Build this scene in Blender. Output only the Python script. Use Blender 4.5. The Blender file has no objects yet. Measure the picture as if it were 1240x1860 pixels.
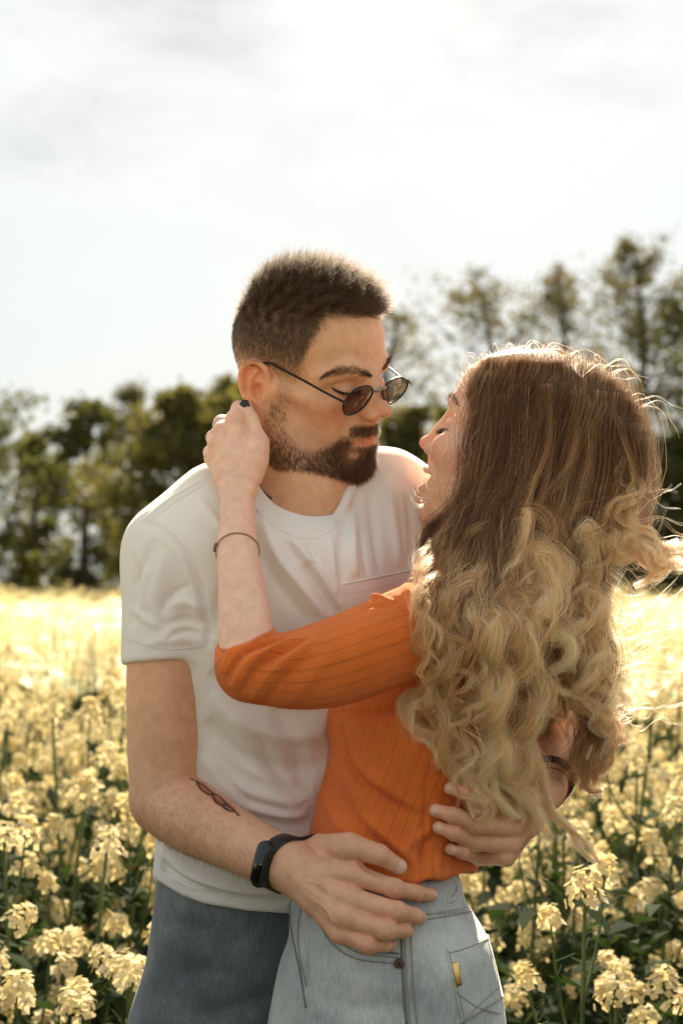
import bpy, math, random
import numpy as np

# ------------------------------------------------------------------ camera, world, sun, exposure
SC = bpy.context.scene
COL = SC.collection
S = 0.00062          # metres per photograph pixel at the couple's distance
D = 1.9              # camera to couple
H = 1.38             # camera height
cam_d = bpy.data.cameras.new('camera')
cam = bpy.data.objects.new('camera', cam_d); COL.objects.link(cam)
cam.location = (0, -D, H); cam.rotation_euler = (math.radians(90), 0, 0)
cam_d.sensor_fit = 'VERTICAL'; cam_d.sensor_height = 36.0; cam_d.sensor_width = 24.0
cam_d.lens = D / (1860 * S) * 36.0
cam_d.shift_y = (1065 - 930) / 1860
cam_d.clip_start = 0.05; cam_d.clip_end = 2000
cam_d.dof.use_dof = True; cam_d.dof.focus_distance = D - 0.15; cam_d.dof.aperture_fstop = 6.0
cam_d.dof.aperture_blades = 0
SC.camera = cam

SUN_EL, SUN_AZ = math.radians(36), math.radians(3)      # azimuth measured from +Y (behind the couple) to +X
world = bpy.data.worlds.new('World'); SC.world = world; world.use_nodes = True
def build_world():
    nt = world.node_tree; N = nt.nodes; L = nt.links; N.clear()
    out = N.new('ShaderNodeOutputWorld'); bg = N.new('ShaderNodeBackground')
    sky = N.new('ShaderNodeTexSky'); sky.sky_type = 'NISHITA'; sky.sun_disc = False
    sky.sun_elevation = SUN_EL; sky.sun_rotation = SUN_AZ
    sky.air_density = 1.2; sky.dust_density = 2.5; sky.ozone_density = 1.0
    tc = N.new('ShaderNodeTexCoord'); sep = N.new('ShaderNodeSeparateXYZ')
    L.new(tc.outputs['Generated'], sep.inputs[0])
    # thin cloud veil: clouds on a plane overhead, p = dir.xy / (dir.z + .12)
    add = N.new('ShaderNodeMath'); add.operation = 'ADD'; add.inputs[1].default_value = 0.34
    L.new(sep.outputs['Z'], add.inputs[0])
    mx = N.new('ShaderNodeMath'); mx.operation = 'MAXIMUM'; mx.inputs[1].default_value = 0.05
    L.new(add.outputs[0], mx.inputs[0])
    dx = N.new('ShaderNodeMath'); dx.operation = 'DIVIDE'; dy = N.new('ShaderNodeMath'); dy.operation = 'DIVIDE'
    L.new(sep.outputs['X'], dx.inputs[0]); L.new(mx.outputs[0], dx.inputs[1])
    L.new(sep.outputs['Y'], dy.inputs[0]); L.new(mx.outputs[0], dy.inputs[1])
    cmb = N.new('ShaderNodeCombineXYZ'); L.new(dx.outputs[0], cmb.inputs[0]); L.new(dy.outputs[0], cmb.inputs[1])
    mp = N.new('ShaderNodeMapping'); mp.inputs['Location'].default_value = (4.6, 3.4, 0); mp.inputs['Scale'].default_value = (1.0, 1.25, 1)
    L.new(cmb.outputs[0], mp.inputs[0])
    n1 = N.new('ShaderNodeTexNoise'); n1.inputs['Scale'].default_value = 2.1; n1.inputs['Detail'].default_value = 9
    n1.inputs['Roughness'].default_value = 0.58; n1.inputs['Distortion'].default_value = 0.35
    L.new(mp.outputs[0], n1.inputs['Vector'])
    r1 = N.new('ShaderNodeValToRGB'); r1.color_ramp.elements[0].position = 0.42; r1.color_ramp.elements[1].position = 0.66
    L.new(n1.outputs['Fac'], r1.inputs[0])
    n2 = N.new('ShaderNodeTexNoise'); n2.inputs['Scale'].default_value = 4.6; n2.inputs['Detail'].default_value = 8
    n2.inputs['Roughness'].default_value = 0.6; n2.inputs['Distortion'].default_value = 0.5
    L.new(mp.outputs[0], n2.inputs['Vector'])
    r2 = N.new('ShaderNodeValToRGB'); r2.color_ramp.elements[0].position = 0.36; r2.color_ramp.elements[1].position = 0.64
    r2.color_ramp.elements[0].color = (3.9, 3.95, 4.0, 1); r2.color_ramp.elements[1].color = (6.1, 6.05, 5.9, 1)
    L.new(n2.outputs['Fac'], r2.inputs[0])
    # milky haze over the blue: the sky desaturates under the veil
    haze = N.new('ShaderNodeMixRGB'); haze.inputs[0].default_value = 0.88; haze.inputs[2].default_value = (4.15, 4.5, 4.65, 1)
    L.new(sky.outputs[0], haze.inputs[1])
    up = N.new('ShaderNodeMapRange'); up.interpolation_type = 'SMOOTHSTEP'; up.inputs['From Min'].default_value = .14; up.inputs['From Max'].default_value = .36; L.new(sep.outputs['Z'], up.inputs['Value'])
    cf = N.new('ShaderNodeMath'); cf.operation = 'MULTIPLY'; L.new(r1.outputs[0], cf.inputs[0]); L.new(up.outputs[0], cf.inputs[1])     # clouds dissolve into haze low down
    mix = N.new('ShaderNodeMixRGB'); L.new(cf.outputs[0], mix.inputs[0]); L.new(haze.outputs[0], mix.inputs[1]); L.new(r2.outputs[0], mix.inputs[2])
    L.new(mix.outputs[0], bg.inputs['Color']); bg.inputs['Strength'].default_value = 0.05
    L.new(bg.outputs[0], out.inputs[0])
build_world()

sun_d = bpy.data.lights.new('sun', 'SUN'); sun = bpy.data.objects.new('sun', sun_d); COL.objects.link(sun)
sun_d.energy = 5.0; sun_d.angle = math.radians(0.6); sun_d.color = (1.0, 0.86, 0.68)
_sd = (math.sin(SUN_AZ) * math.cos(SUN_EL), math.cos(SUN_AZ) * math.cos(SUN_EL), math.sin(SUN_EL))
import mathutils
sun.rotation_euler = mathutils.Vector(_sd).to_track_quat('Z', 'Y').to_euler()
sun.location = (0, 0, 30)

SC.view_settings.view_transform = 'Standard'; SC.view_settings.look = 'None'
SC.view_settings.exposure = 1.78; SC.view_settings.gamma = 1.0
SC.view_settings.use_curve_mapping = False
SC.cycles.use_denoising = True
SC.cycles.max_bounces = 8; SC.cycles.transparent_max_bounces = 12
SC.cycles.caustics_reflective = False; SC.cycles.caustics_refractive = False
SC.cycles.sample_clamp_indirect = 6.0

# ------------------------------------------------------------------ helpers: objects
def W(px, py, d=0.0):
    """photograph pixel + distance towards the camera (in pixels) -> world metres"""
    f = (D - d * S) / D
    return np.array([(px - 620) * S * f, -d * S, H - (py - 1065) * S * f])
def Wl(pts):
    return np.array([W(*p) for p in pts])
def to_px(P):
    P = np.asarray(P); k = D / (D + P[..., 1])
    return np.stack([620 + P[..., 0] * k / S, 1065 - (P[..., 2] - H) * k / S], -1)

def mesh_from(name, V, F, mat=None, smooth=True, parent=None, col=None, uv=None, link=True):
    """V (n,3), F (m,k) int array of equal-sized faces (or list of such arrays)"""
    me = bpy.data.meshes.new(name)
    Fs = F if isinstance(F, list) else [F]
    Fs = [np.asarray(f, np.int32) for f in Fs if len(f)]
    V = np.asarray(V, np.float32)
    me.vertices.add(len(V)); me.vertices.foreach_set('co', V.ravel())
    nl = sum(f.size for f in Fs); npoly = sum(len(f) for f in Fs)
    me.loops.add(nl); me.loops.foreach_set('vertex_index', np.concatenate([f.ravel() for f in Fs]))
    me.polygons.add(npoly)
    tot = np.concatenate([np.full(len(f), f.shape[1], np.int32) for f in Fs])
    st = np.concatenate([[0], np.cumsum(tot)[:-1]]).astype(np.int32)
    me.polygons.foreach_set('loop_start', st)
    me.update(calc_edges=True); me.validate()
    if smooth: me.shade_smooth()
    if col is not None:
        at = me.attributes.new('Col', 'FLOAT_COLOR', 'POINT')
        c = np.ones((len(V), 4), np.float32); c[:, :3] = col; at.data.foreach_set('color', c.ravel())
    if mat: me.materials.append(mat)
    if not link: return me
    o = bpy.data.objects.new(name, me); COL.objects.link(o)
    if parent is not None: o.parent = parent
    return o
def empty(name, loc=(0, 0, 0), **props):
    o = bpy.data.objects.new(name, None); COL.objects.link(o); o.location = loc
    o.empty_display_size = 0.05
    for k, v in props.items(): o[k] = v
    return o
def tag(o, label=None, category=None, group=None, kind=None):
    if label: o['label'] = label
    if category: o['category'] = category
    if group: o['group'] = group
    if kind: o['kind'] = kind
    return o
def reparent_keep(o, parent):
    o.parent = parent
    o.matrix_parent_inverse = mathutils.Matrix.Translation(parent.location).inverted()
    return o

def spline(P, n, closed=False):
    """Catmull-Rom through the points P (m,k), n samples"""
    P = np.asarray(P, float)
    if closed: Q = np.vstack([P[-1:], P, P[:2]]); m = len(P)
    else: Q = np.vstack([2 * P[0] - P[1], P, 2 * P[-1] - P[-2]]); m = len(P) - 1
    t = np.linspace(0, m, n, endpoint=not closed); i = np.minimum(t.astype(int), m - 1); u = (t - i)[:, None]
    a, b, c, d = Q[i], Q[i + 1], Q[i + 2], Q[i + 3]
    return 0.5 * ((2 * b) + (c - a) * u + (2 * a - 5 * b + 4 * c - d) * u ** 2 + (3 * b - a - 3 * c + d) * u ** 3)

def tube(P, r, sides=6, closed=False, cap=True, flat=None):
    """swept tube; r scalar or (n,); flat = (normal vectors, factor) squashes"""
    P = np.asarray(P, float); n = len(P); r = np.broadcast_to(np.asarray(r, float), (n,))
    T = np.roll(P, -1, 0) - np.roll(P, 1, 0) if closed else np.gradient(P, axis=0)
    T /= np.linalg.norm(T, axis=1)[:, None] + 1e-12
    up = np.array([0, 0, 1.0]) if abs(T[0][2]) < .9 else np.array([1.0, 0, 0])
    N_ = np.zeros_like(P); v = up - T[0] * (up @ T[0]); v /= np.linalg.norm(v)
    for i in range(n):
        v = v - T[i] * (v @ T[i]); v /= np.linalg.norm(v) + 1e-12; N_[i] = v
    B = np.cross(T, N_); a = np.linspace(0, 2 * math.pi, sides, endpoint=False)
    V = (P[:, None] + r[:, None, None] * (np.cos(a)[None, :, None] * N_[:, None] + np.sin(a)[None, :, None] * B[:, None])).reshape(-1, 3)
    I = np.arange(n if closed else n - 1)[:, None] * sides; J = np.arange(sides)[None]
    nxt = (I + sides) % (n * sides) if closed else I + sides
    F = np.stack([I + J, I + (J + 1) % sides, nxt + (J + 1) % sides, nxt + J], -1).reshape(-1, 4)
    F = [F]
    if cap and not closed:
        F += [np.arange(sides)[::-1][None], (np.arange(sides) + (n - 1) * sides)[None]]
    return V, F
def joinVF(parts):
    Vs, by, off = [], {}, 0
    for V, F in parts:
        for f in (F if isinstance(F, list) else [F]):
            f = np.asarray(f)
            if len(f): by.setdefault(f.shape[1], []).append(f + off)
        Vs.append(V); off += len(V)
    return np.vstack(Vs), [np.vstack(v) for v in by.values()]

# ------------------------------------------------------------------ helpers: materials
def new_mat(name):
    m = bpy.data.materials.new(name); m.use_nodes = True
    nt = m.node_tree; b = nt.nodes['Principled BSDF']
    return m, nt, nt.nodes, nt.links, b
def simple_mat(name, color, rough=0.5, metal=0.0, **kw):
    m, nt, N, L, b = new_mat(name)
    b.inputs['Base Color'].default_value = (*color, 1); b.inputs['Roughness'].default_value = rough
    b.inputs['Metallic'].default_value = metal
    for k, v in kw.items(): b.inputs[k].default_value = v
    return m

# ------------------------------------------------------------------ implicit surfaces (smooth unions of shapes, meshed by surface nets)
class Frame:
    """right-handed frame: local units -> world"""
    def __init__(s, R=np.eye(3), C=(0, 0, 0), sc=1.0, low=1.0):   # low: how much of the length is kept below z = 0
        s.R = np.asarray(R, float); s.C = np.asarray(C, float); s.sc = sc; s.low = low
    def w(s, p):
        p = np.array(p, float); p[..., 2] = np.where(p[..., 2] < 0, p[..., 2] * s.low, p[..., 2])
        return p * s.sc @ s.R.T + s.C
    def l(s, P):
        p = (P - s.C) @ s.R / s.sc; p[..., 2] = np.where(p[..., 2] < 0, p[..., 2] / s.low, p[..., 2]); return p
WORLD = Frame()
def smin(a, b, k):
    if k <= 0: return np.minimum(a, b)
    h = np.maximum(k - np.abs(a - b), 0) / k
    return np.minimum(a, b) - h * h * k * 0.25
def seg_t(P, a, b):
    ba = b - a; return np.clip((P - a) @ ba / (ba @ ba + 1e-18), 0, 1)
def euler(rx, ry, rz):
    return np.array(mathutils.Euler((math.radians(rx), math.radians(ry), math.radians(rz))).to_matrix())
def poly_dist(P, Q, rad=None):
    """distance to a polyline, and the radius interpolated along it"""
    Q = np.asarray(Q, float); A = Q[:-1]; BA = Q[1:] - A; L2 = (BA * BA).sum(1) + 1e-18; o = Q.mean(0)
    p = P - o; A = A - o; pb = p @ BA.T - (A * BA).sum(1); t = np.clip(pb / L2, 0, 1)
    d2 = (p * p).sum(1)[:, None] - 2 * (p @ A.T) + (A * A).sum(1) - 2 * t * pb + t * t * L2
    k = d2.argmin(1); I = np.arange(len(P)); tk = t[I, k]; best = np.sqrt(np.maximum(d2[I, k], 0))
    rr_ = 0 if rad is None else (np.asarray(rad)[k] * (1 - tk) + np.asarray(rad)[k + 1] * tk)
    return best, rr_, (k + tk) / len(A)
class Field:
    def __init__(s, h): s.h = h; s.pr = []; s.post = []; s.bvh = None
    def add(s, fn, lo, hi, op='u', k=0.0, fr=WORLD):
        c = np.array([[x, y, z] for x in (lo[0], hi[0]) for y in (lo[1], hi[1]) for z in (lo[2], hi[2])], float)
        cw = fr.w(c); s.pr.append((fn, cw.min(0), cw.max(0), op, k * fr.sc, fr)); return s
    # shapes -------------------------------------------------------
    def cone(s, a, b, ra, rb, k=0.0, op='u', fr=WORLD, sq=None):
        """round cone; sq=(axis, factor) squashes it along a local axis"""
        a = np.asarray(a, float); b = np.asarray(b, float)
        if sq is not None:
            ax = np.asarray(sq[0], float); ax /= np.linalg.norm(ax); f = sq[1]
        def fn(P):
            t = seg_t(P, a, b); q = P - (a + t[:, None] * (b - a)); r = ra + (rb - ra) * t
            if sq is not None:
                q = q + np.outer(q @ ax, ax) * (1 / f - 1)
                return (np.linalg.norm(q, axis=1) - r) * (f if f < 1 else 1)
            return np.linalg.norm(q, axis=1) - r
        m = max(ra, rb) * (max(1, sq[1]) if sq is not None else 1); return s.add(fn, np.minimum(a, b) - m, np.maximum(a, b) + m, op, k, fr)
    def chain(s, pts, rad, k=0.0, fr=WORLD, op='u', sq=None):
        for i in range(len(pts) - 1): s.cone(pts[i], pts[i + 1], rad[i], rad[i + 1], k, op, fr, sq)
        return s
    def tubeq(s, Q, rad, k=0.0, op='u', fr=WORLD):
        """a bent tube as ONE shape (smoothly varying radius)"""
        Q = np.asarray(Q, float); rad = np.asarray(rad, float)
        def fn(P): d, r, t = poly_dist(P, Q, rad); return d - r
        m = rad.max(); return s.add(fn, Q.min(0) - m, Q.max(0) + m, op, k, fr)
    def ell(s, c, r, k=0.0, op='u', fr=WORLD, rot=None):
        c = np.asarray(c, float); r = np.asarray(r, float); Rm = euler(*rot) if rot is not None else None
        def fn(P):
            q = P - c
            if Rm is not None: q = q @ Rm
            k0 = np.linalg.norm(q / r, axis=1); k1 = np.linalg.norm(q / (r * r), axis=1) + 1e-9
            return k0 * (k0 - 1) / k1
        m = r.max() if rot is not None else r
        return s.add(fn, c - m, c + m, op, k, fr)
    def loft(s, rows, k=0.0, op='u', fr=WORLD, grow=0.0, cap=True, n=2.0):
        """rows (z, cx, cy, a, b, yaw): elliptical sections stacked along z"""
        rows = np.asarray(sorted(rows), float); zs = rows[:, 0]
        zz = np.linspace(zs[0], zs[-1], 60)
        sp = spline(rows, 40 * (len(rows) - 1) + 1); tab = np.stack([np.interp(zz, sp[:, 0], sp[:, j]) for j in range(1, 6)], 1)
        def fn(P):
            z = np.clip(P[:, 2], zs[0], zs[-1]); c = [np.interp(z, zz, tab[:, j]) for j in range(5)]
            x = P[:, 0] - c[0]; y = P[:, 1] - c[1]; ca, sa = np.cos(c[4]), np.sin(c[4])
            u = x * ca + y * sa; v = -x * sa + y * ca; a = c[2] + grow; b = c[3] + grow
            if n == 2.0:
                k0 = np.sqrt((u / a) ** 2 + (v / b) ** 2); k1 = np.sqrt((u / a ** 2) ** 2 + (v / b ** 2) ** 2) + 1e-9
                d = k0 * (k0 - 1) / k1
            else:
                k0 = (np.abs(u / a) ** n + np.abs(v / b) ** n) ** (1 / n); k1 = np.sqrt((u / a ** 2) ** 2 + (v / b ** 2) ** 2) + 1e-9
                d = (k0 - 1) * np.minimum(np.sqrt((u / a) ** 2 + (v / b) ** 2) / k1, 10)
            dz = np.abs(P[:, 2] - z); return np.where(dz > 0, np.hypot(np.maximum(d, 0), dz) + np.minimum(d, 0) * 0, d) if cap else d
        ext = rows[:, 3:5].max() + grow
        lo = [rows[:, 1].min() - ext, rows[:, 2].min() - ext, zs[0] - 1e-4]; hi = [rows[:, 1].max() + ext, rows[:, 2].max() + ext, zs[-1] + 1e-4]
        return s.add(fn, lo, hi, op, k, fr)
    def disp(s, fn, lo, hi, fr=WORLD): return s.add(fn, lo, hi, 'd', 0, fr)
    def ridge(s, Q, amp, wid, ends=True):
        """raise (amp>0) or sink (amp<0) the meshed surface along a polyline in world space"""
        s.post.append((np.asarray(Q, float), amp, wid, ends)); return s
    def finish(s, it=1):
        V, F = s.mesh(); V = relax(V, F, it, .4); N_ = vnormals(V, F); off = np.zeros(len(V))
        for Q, amp, wid, ends in s.post:
            m = 2.4 * np.max(wid); lo, hi = Q.min(0) - m, Q.max(0) + m
            ii = np.nonzero(np.all((V > lo) & (V < hi), axis=1))[0]
            if not len(ii): continue
            d, r, t = poly_dist(V[ii], Q, np.broadcast_to(np.asarray(wid, float), (len(Q),)))
            e = np.clip(np.sin(np.pi * np.clip(t, 0, 1)), 0, 1) ** 0.5 if ends else 1.0
            off[ii] += amp * np.exp(-(d / np.maximum(r, 1e-6)) ** 2) * e
        V = V + N_ * off[:, None]
        from mathutils.bvhtree import BVHTree
        s.bvh = BVHTree.FromPolygons([tuple(v) for v in V.tolist()], F.tolist()); return V, F
    # evaluation ---------------------------------------------------
    def eval(s, P, lo=None, hi=None):
        if lo is None: lo, hi = P.min(0), P.max(0)
        d = np.full(len(P), 0.05, np.float32)
        if getattr(s, '_n', -1) != len(s.pr):
            g = np.array([p[4] + 3 * s.h for p in s.pr])[:, None]; s._lo = np.array([p[1] for p in s.pr]) - g; s._hi = np.array([p[2] for p in s.pr]) + g; s._n = len(s.pr)
        for i in np.nonzero(((s._lo <= hi) & (s._hi >= lo)).all(1))[0]:
            fn, a, b, op, k, fr = s.pr[i]
            v = fn(P if fr is WORLD else fr.l(P))
            if fr is not WORLD: v = v * fr.sc
            if op == 'u': d = smin(d, v, k)
            elif op == 's': d = -smin(-d, v, k)
            elif op == 'i': d = -smin(-d, -v, k)
            elif op == 'd': d = d + v
        return d
    def trace(s, px, py, d0=620.0, near=0.0):
        """points where the rays through photograph pixels meet the surface"""
        px = np.atleast_1d(np.asarray(px, float)); py = np.atleast_1d(np.asarray(py, float))
        A = np.array([W(x, y, d0) for x, y in zip(px, py)]); o = np.array([0, -D, H]); dr = A - o; dr /= np.linalg.norm(dr, axis=1)[:, None]
        if s.bvh is not None:
            P = A.copy(); hit = np.zeros(len(P), bool)
            for i in range(len(P)):
                h = s.bvh.ray_cast(A[i].tolist(), dr[i].tolist())
                if h[0] is not None: P[i] = h[0]; hit[i] = True
                else: P[i] = A[i] + dr[i] * d0 * S
            return P, hit
        P = A.copy(); hit = np.zeros(len(P), bool)
        for _ in range(160):
            v = s.eval(P, P.min(0) - 1, P.max(0) + 1); hit |= v < 2e-4
            P = P + dr * np.where(hit, 0, np.clip(v * 0.6, 2e-4, 0.02))[:, None]
        return P, hit
    def normal(s, P, e=8e-4):
        n = np.stack([s.eval(P + np.eye(3)[i] * e, P.min(0) - 1, P.max(0) + 1) - s.eval(P - np.eye(3)[i] * e, P.min(0) - 1, P.max(0) + 1) for i in range(3)], 1)
        return n / (np.linalg.norm(n, axis=1)[:, None] + 1e-9)
    def mesh(s, B=16):
        h = s.h; un = [p for p in s.pr if p[3] == 'u']; cells = set()
        for _, a, b, _, k, _ in un:
            i0 = np.floor((a - 2 * h) / (h * B)).astype(int); i1 = np.floor((b + 2 * h) / (h * B)).astype(int)
            for i in range(i0[0], i1[0] + 1):
                for j in range(i0[1], i1[1] + 1):
                    for l in range(i0[2], i1[2] + 1): cells.add((i, j, l))
        cells = np.array(sorted(cells)); half = h * B / 2; keep = []
        n = B + 2; g = np.arange(-1, B + 1); G = np.stack(np.meshgrid(g, g, g, indexing='ij'), -1).reshape(-1, 3)
        OFF = 100000; ids_all, val_all, quads = [], [], []
        g4 = np.stack(np.meshgrid(*[np.array([.17, .5, .83]) * B] * 3, indexing='ij'), -1).reshape(-1, 3)
        def gid(C): return ((C[:, 0] + OFF) * 400000 + (C[:, 1] + OFF)) * 400000 + (C[:, 2] + OFF)
        for c in cells:
            base = c * B; lo = (base - 1) * h; hi = (base + B + 1) * h
            q = s.eval((base + g4) * h, lo, hi)
            if q.min() > 0.62 * half or q.max() < -0.62 * half: continue
            Dv = s.eval((base + G) * h, lo, hi).reshape(n, n, n); Sg = Dv < 0
            if Sg.all() or not Sg.any(): continue
            cn = [Dv[x:x + n - 1, y:y + n - 1, z:z + n - 1] for x in (0, 1) for y in (0, 1) for z in (0, 1)]
            st = np.stack(cn, -1); neg = (st < 0).sum(-1); m = (neg > 0) & (neg < 8); idx = np.argwhere(m)
            ids_all.append(gid(idx + base - 1)); val_all.append(st[m])
            for ax in range(3):
                a = Sg[1:n - 1, 1:n - 1, 1:n - 1]; sl = [slice(1, n - 1)] * 3; sl[ax] = slice(2, n); b = Sg[tuple(sl)]
                e = np.argwhere(a != b)
                if not len(e): continue
                inside = a[tuple(e.T)]; e = e + base; u, v = [(1, 2), (2, 0), (0, 1)][ax]; eu = np.eye(3, dtype=int)[u]; ev = np.eye(3, dtype=int)[v]
                q4 = np.stack([gid(e - eu - ev), gid(e - ev), gid(e), gid(e - eu)], 1)
                q4[~inside] = q4[~inside][:, ::-1]; quads.append(q4)
        ids = np.concatenate(ids_all); val = np.concatenate(val_all); ids, first = np.unique(ids, return_index=True); val = val[first]
        ci = np.stack([ids // (400000 * 400000) - OFF, (ids // 400000) % 400000 - OFF, ids % 400000 - OFF], 1)
        cor = np.array([[x, y, z] for x in (0, 1) for y in (0, 1) for z in (0, 1)], float)
        acc = np.zeros((len(ids), 3)); cnt = np.zeros(len(ids))
        for i in range(8):
            for j in range(i + 1, 8):
                if np.abs(cor[i] - cor[j]).sum() != 1: continue
                a, b = val[:, i], val[:, j]; m = (a < 0) != (b < 0); t = np.where(m, a / (a - b + 1e-20), 0)
                acc += m[:, None] * (cor[i] + t[:, None] * (cor[j] - cor[i])); cnt += m
        V = (ci + acc / np.maximum(cnt, 1)[:, None]) * h
        Q = np.concatenate(quads); F = np.searchsorted(ids, Q); F = np.clip(F, 0, len(ids) - 1); ok = (ids[F] == Q).all(1)
        return V, F[ok].astype(np.int32)
def vnormals(V, F):
    a, b, c, d = (V[F[:, i]] for i in range(4)); fn = np.cross(c - a, d - b); N_ = np.zeros_like(V)
    for i in range(4):
        for ax in range(3): N_[:, ax] += np.bincount(F[:, i], fn[:, ax], len(V))
    return N_ / (np.linalg.norm(N_, axis=1)[:, None] + 1e-12)
def relax(V, F, it=2, f=0.5):
    """soften voxel stepping a little (Taubin)"""
    for k in range(it * 2):
        lam = f if k % 2 == 0 else -f * 1.04
        acc = np.zeros_like(V); cnt = np.zeros(len(V))
        for i in range(4):
            for j in ((i + 1) % 4, (i - 1) % 4):
                for ax in range(3): acc[:, ax] += np.bincount(F[:, i], V[F[:, j], ax], len(V))
                cnt += np.bincount(F[:, i], minlength=len(V))
        V = V + lam * (acc / np.maximum(cnt, 1)[:, None] - V)
    return V
RNG = np.random.default_rng(7)
# ------------------------------------------------------------------ ground, field of flowers, trees
def leafy_mat(name, c0, c1, scale, trans=.45, tcol=None, rough=.6, obj_var=.0):
    m = bpy.data.materials.new(name); m.use_nodes = True; nt = m.node_tree; N = nt.nodes; L = nt.links; N.clear()
    out = N.new('ShaderNodeOutputMaterial'); g = N.new('ShaderNodeNewGeometry'); n = N.new('ShaderNodeTexNoise'); n.inputs['Scale'].default_value = scale; n.inputs['Detail'].default_value = 4
    L.new(g.outputs['Position'], n.inputs['Vector']); mx = N.new('ShaderNodeMixRGB'); mx.inputs[1].default_value = (*c0, 1); mx.inputs[2].default_value = (*c1, 1)
    rp = N.new('ShaderNodeValToRGB'); rp.color_ramp.elements[0].position = .35; rp.color_ramp.elements[1].position = .65; L.new(n.outputs['Fac'], rp.inputs[0]); L.new(rp.outputs[0], mx.inputs[0])
    d = N.new('ShaderNodeBsdfPrincipled'); d.inputs['Roughness'].default_value = rough; d.inputs['Specular IOR Level'].default_value = .08; L.new(mx.outputs[0], d.inputs['Base Color'])
    t = N.new('ShaderNodeBsdfTranslucent'); tm = N.new('ShaderNodeMixRGB'); tm.blend_type = 'MULTIPLY'; tm.inputs[0].default_value = 1; tm.inputs[2].default_value = (*(tcol or (1.3, 1.3, .7)), 1)
    L.new(mx.outputs[0], tm.inputs[1]); L.new(tm.outputs[0], t.inputs['Color'])
    s = N.new('ShaderNodeMixShader'); s.inputs[0].default_value = trans; L.new(d.outputs[0], s.inputs[1]); L.new(t.outputs[0], s.inputs[2]); L.new(s.outputs[0], out.inputs[0])
    return m
petal_m = leafy_mat('petal', (.68, .56, .27), (.79, .70, .46), 30, .36, (1.0, .99, .86), .95)
stalk_m = leafy_mat('stalk', (.07, .105, .035), (.12, .155, .06), 20, .15)
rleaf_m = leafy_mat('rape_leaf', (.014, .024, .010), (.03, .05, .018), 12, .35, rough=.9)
gm, nt, N, L_, b = new_mat('soil'); n = N.new('ShaderNodeTexNoise'); n.inputs['Scale'].default_value = 1.5; n.inputs['Detail'].default_value = 8
r = N.new('ShaderNodeValToRGB'); r.color_ramp.elements[0].color = (.02, .022, .012, 1); r.color_ramp.elements[1].color = (.07, .065, .03, 1)
tc = N.new('ShaderNodeTexCoord'); L_.new(tc.outputs['Object'], n.inputs['Vector']); L_.new(n.outputs['Fac'], r.inputs[0]); L_.new(r.outputs[0], b.inputs['Base Color']); b.inputs['Roughness'].default_value = 1; b.inputs['Specular IOR Level'].default_value = 0
def grid_sheet(xs, ys, fz):
    X, Y = np.meshgrid(xs, ys, indexing='ij'); V = np.stack([X, Y, fz(X, Y)], -1).reshape(-1, 3); ny = len(ys)
    i, j = np.meshgrid(np.arange(len(xs) - 1), np.arange(ny - 1), indexing='ij'); a = (i * ny + j).ravel()
    return V, np.stack([a, a + ny, a + ny + 1, a + 1], 1)
V, Q = grid_sheet(np.linspace(-900, 900, 30), np.linspace(-60, 1500, 30), lambda X, Y: X * 0)
tag(mesh_from('ground', V, Q, gm), kind='structure')

def canopy_h(X, Y):
    d = np.asarray(Y) + D
    return 1.08 + .20 * np.clip((d - 3) / 25, 0, 1) + .04 * np.sin(X * 1.3 + Y * .7) + .03 * np.sin(X * 3.1 - Y * 1.9)

def flower_head(rng, c, up, size, nf, quads, cup=.35):
    """a raceme: four-petalled flowers set round a short stalk"""
    up = up / np.linalg.norm(up); a = np.cross(up, [0.3, .9, .1]); a /= np.linalg.norm(a); b_ = np.cross(up, a)
    for k in range(nf):
        t = k / max(nf - 1, 1); ph = k * 2.399 + rng.random() * .4; rad = size * (.5 - .28 * t) * math.sqrt(rng.random() * .6 + .4) * rng.uniform(.75, 1.15)
        o = a * math.cos(ph) + b_ * math.sin(ph); p = c + up * (t * size * .75 - size * .25) + o * rad
        n = (o * (1.0 - .7 * t) + up * (.35 + .6 * t)) + rng.normal(0, .25, 3); n /= np.linalg.norm(n)
        u = np.cross(n, up + .01); u /= np.linalg.norm(u); v = np.cross(n, u); r_ = .0068 * rng.uniform(.8, 1.15); rot = rng.random() * 1.57
        for q in range(4):
            an = rot + q * 1.5708; d1 = u * math.cos(an) + v * math.sin(an); d2 = u * -math.sin(an) + v * math.cos(an)
            base = p; tip = p + d1 * r_ * 1.15 + n * r_ * cup * .5; w = r_ * .58
            quads.append((base, p + d1 * r_ * .62 + d2 * w + n * r_ * cup * .4, tip, p + d1 * r_ * .62 - d2 * w + n * r_ * cup * .4))
def quads_mesh(qs):
    V = np.array(qs, float).reshape(-1, 3); return V, np.arange(len(V)).reshape(-1, 4)
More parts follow.
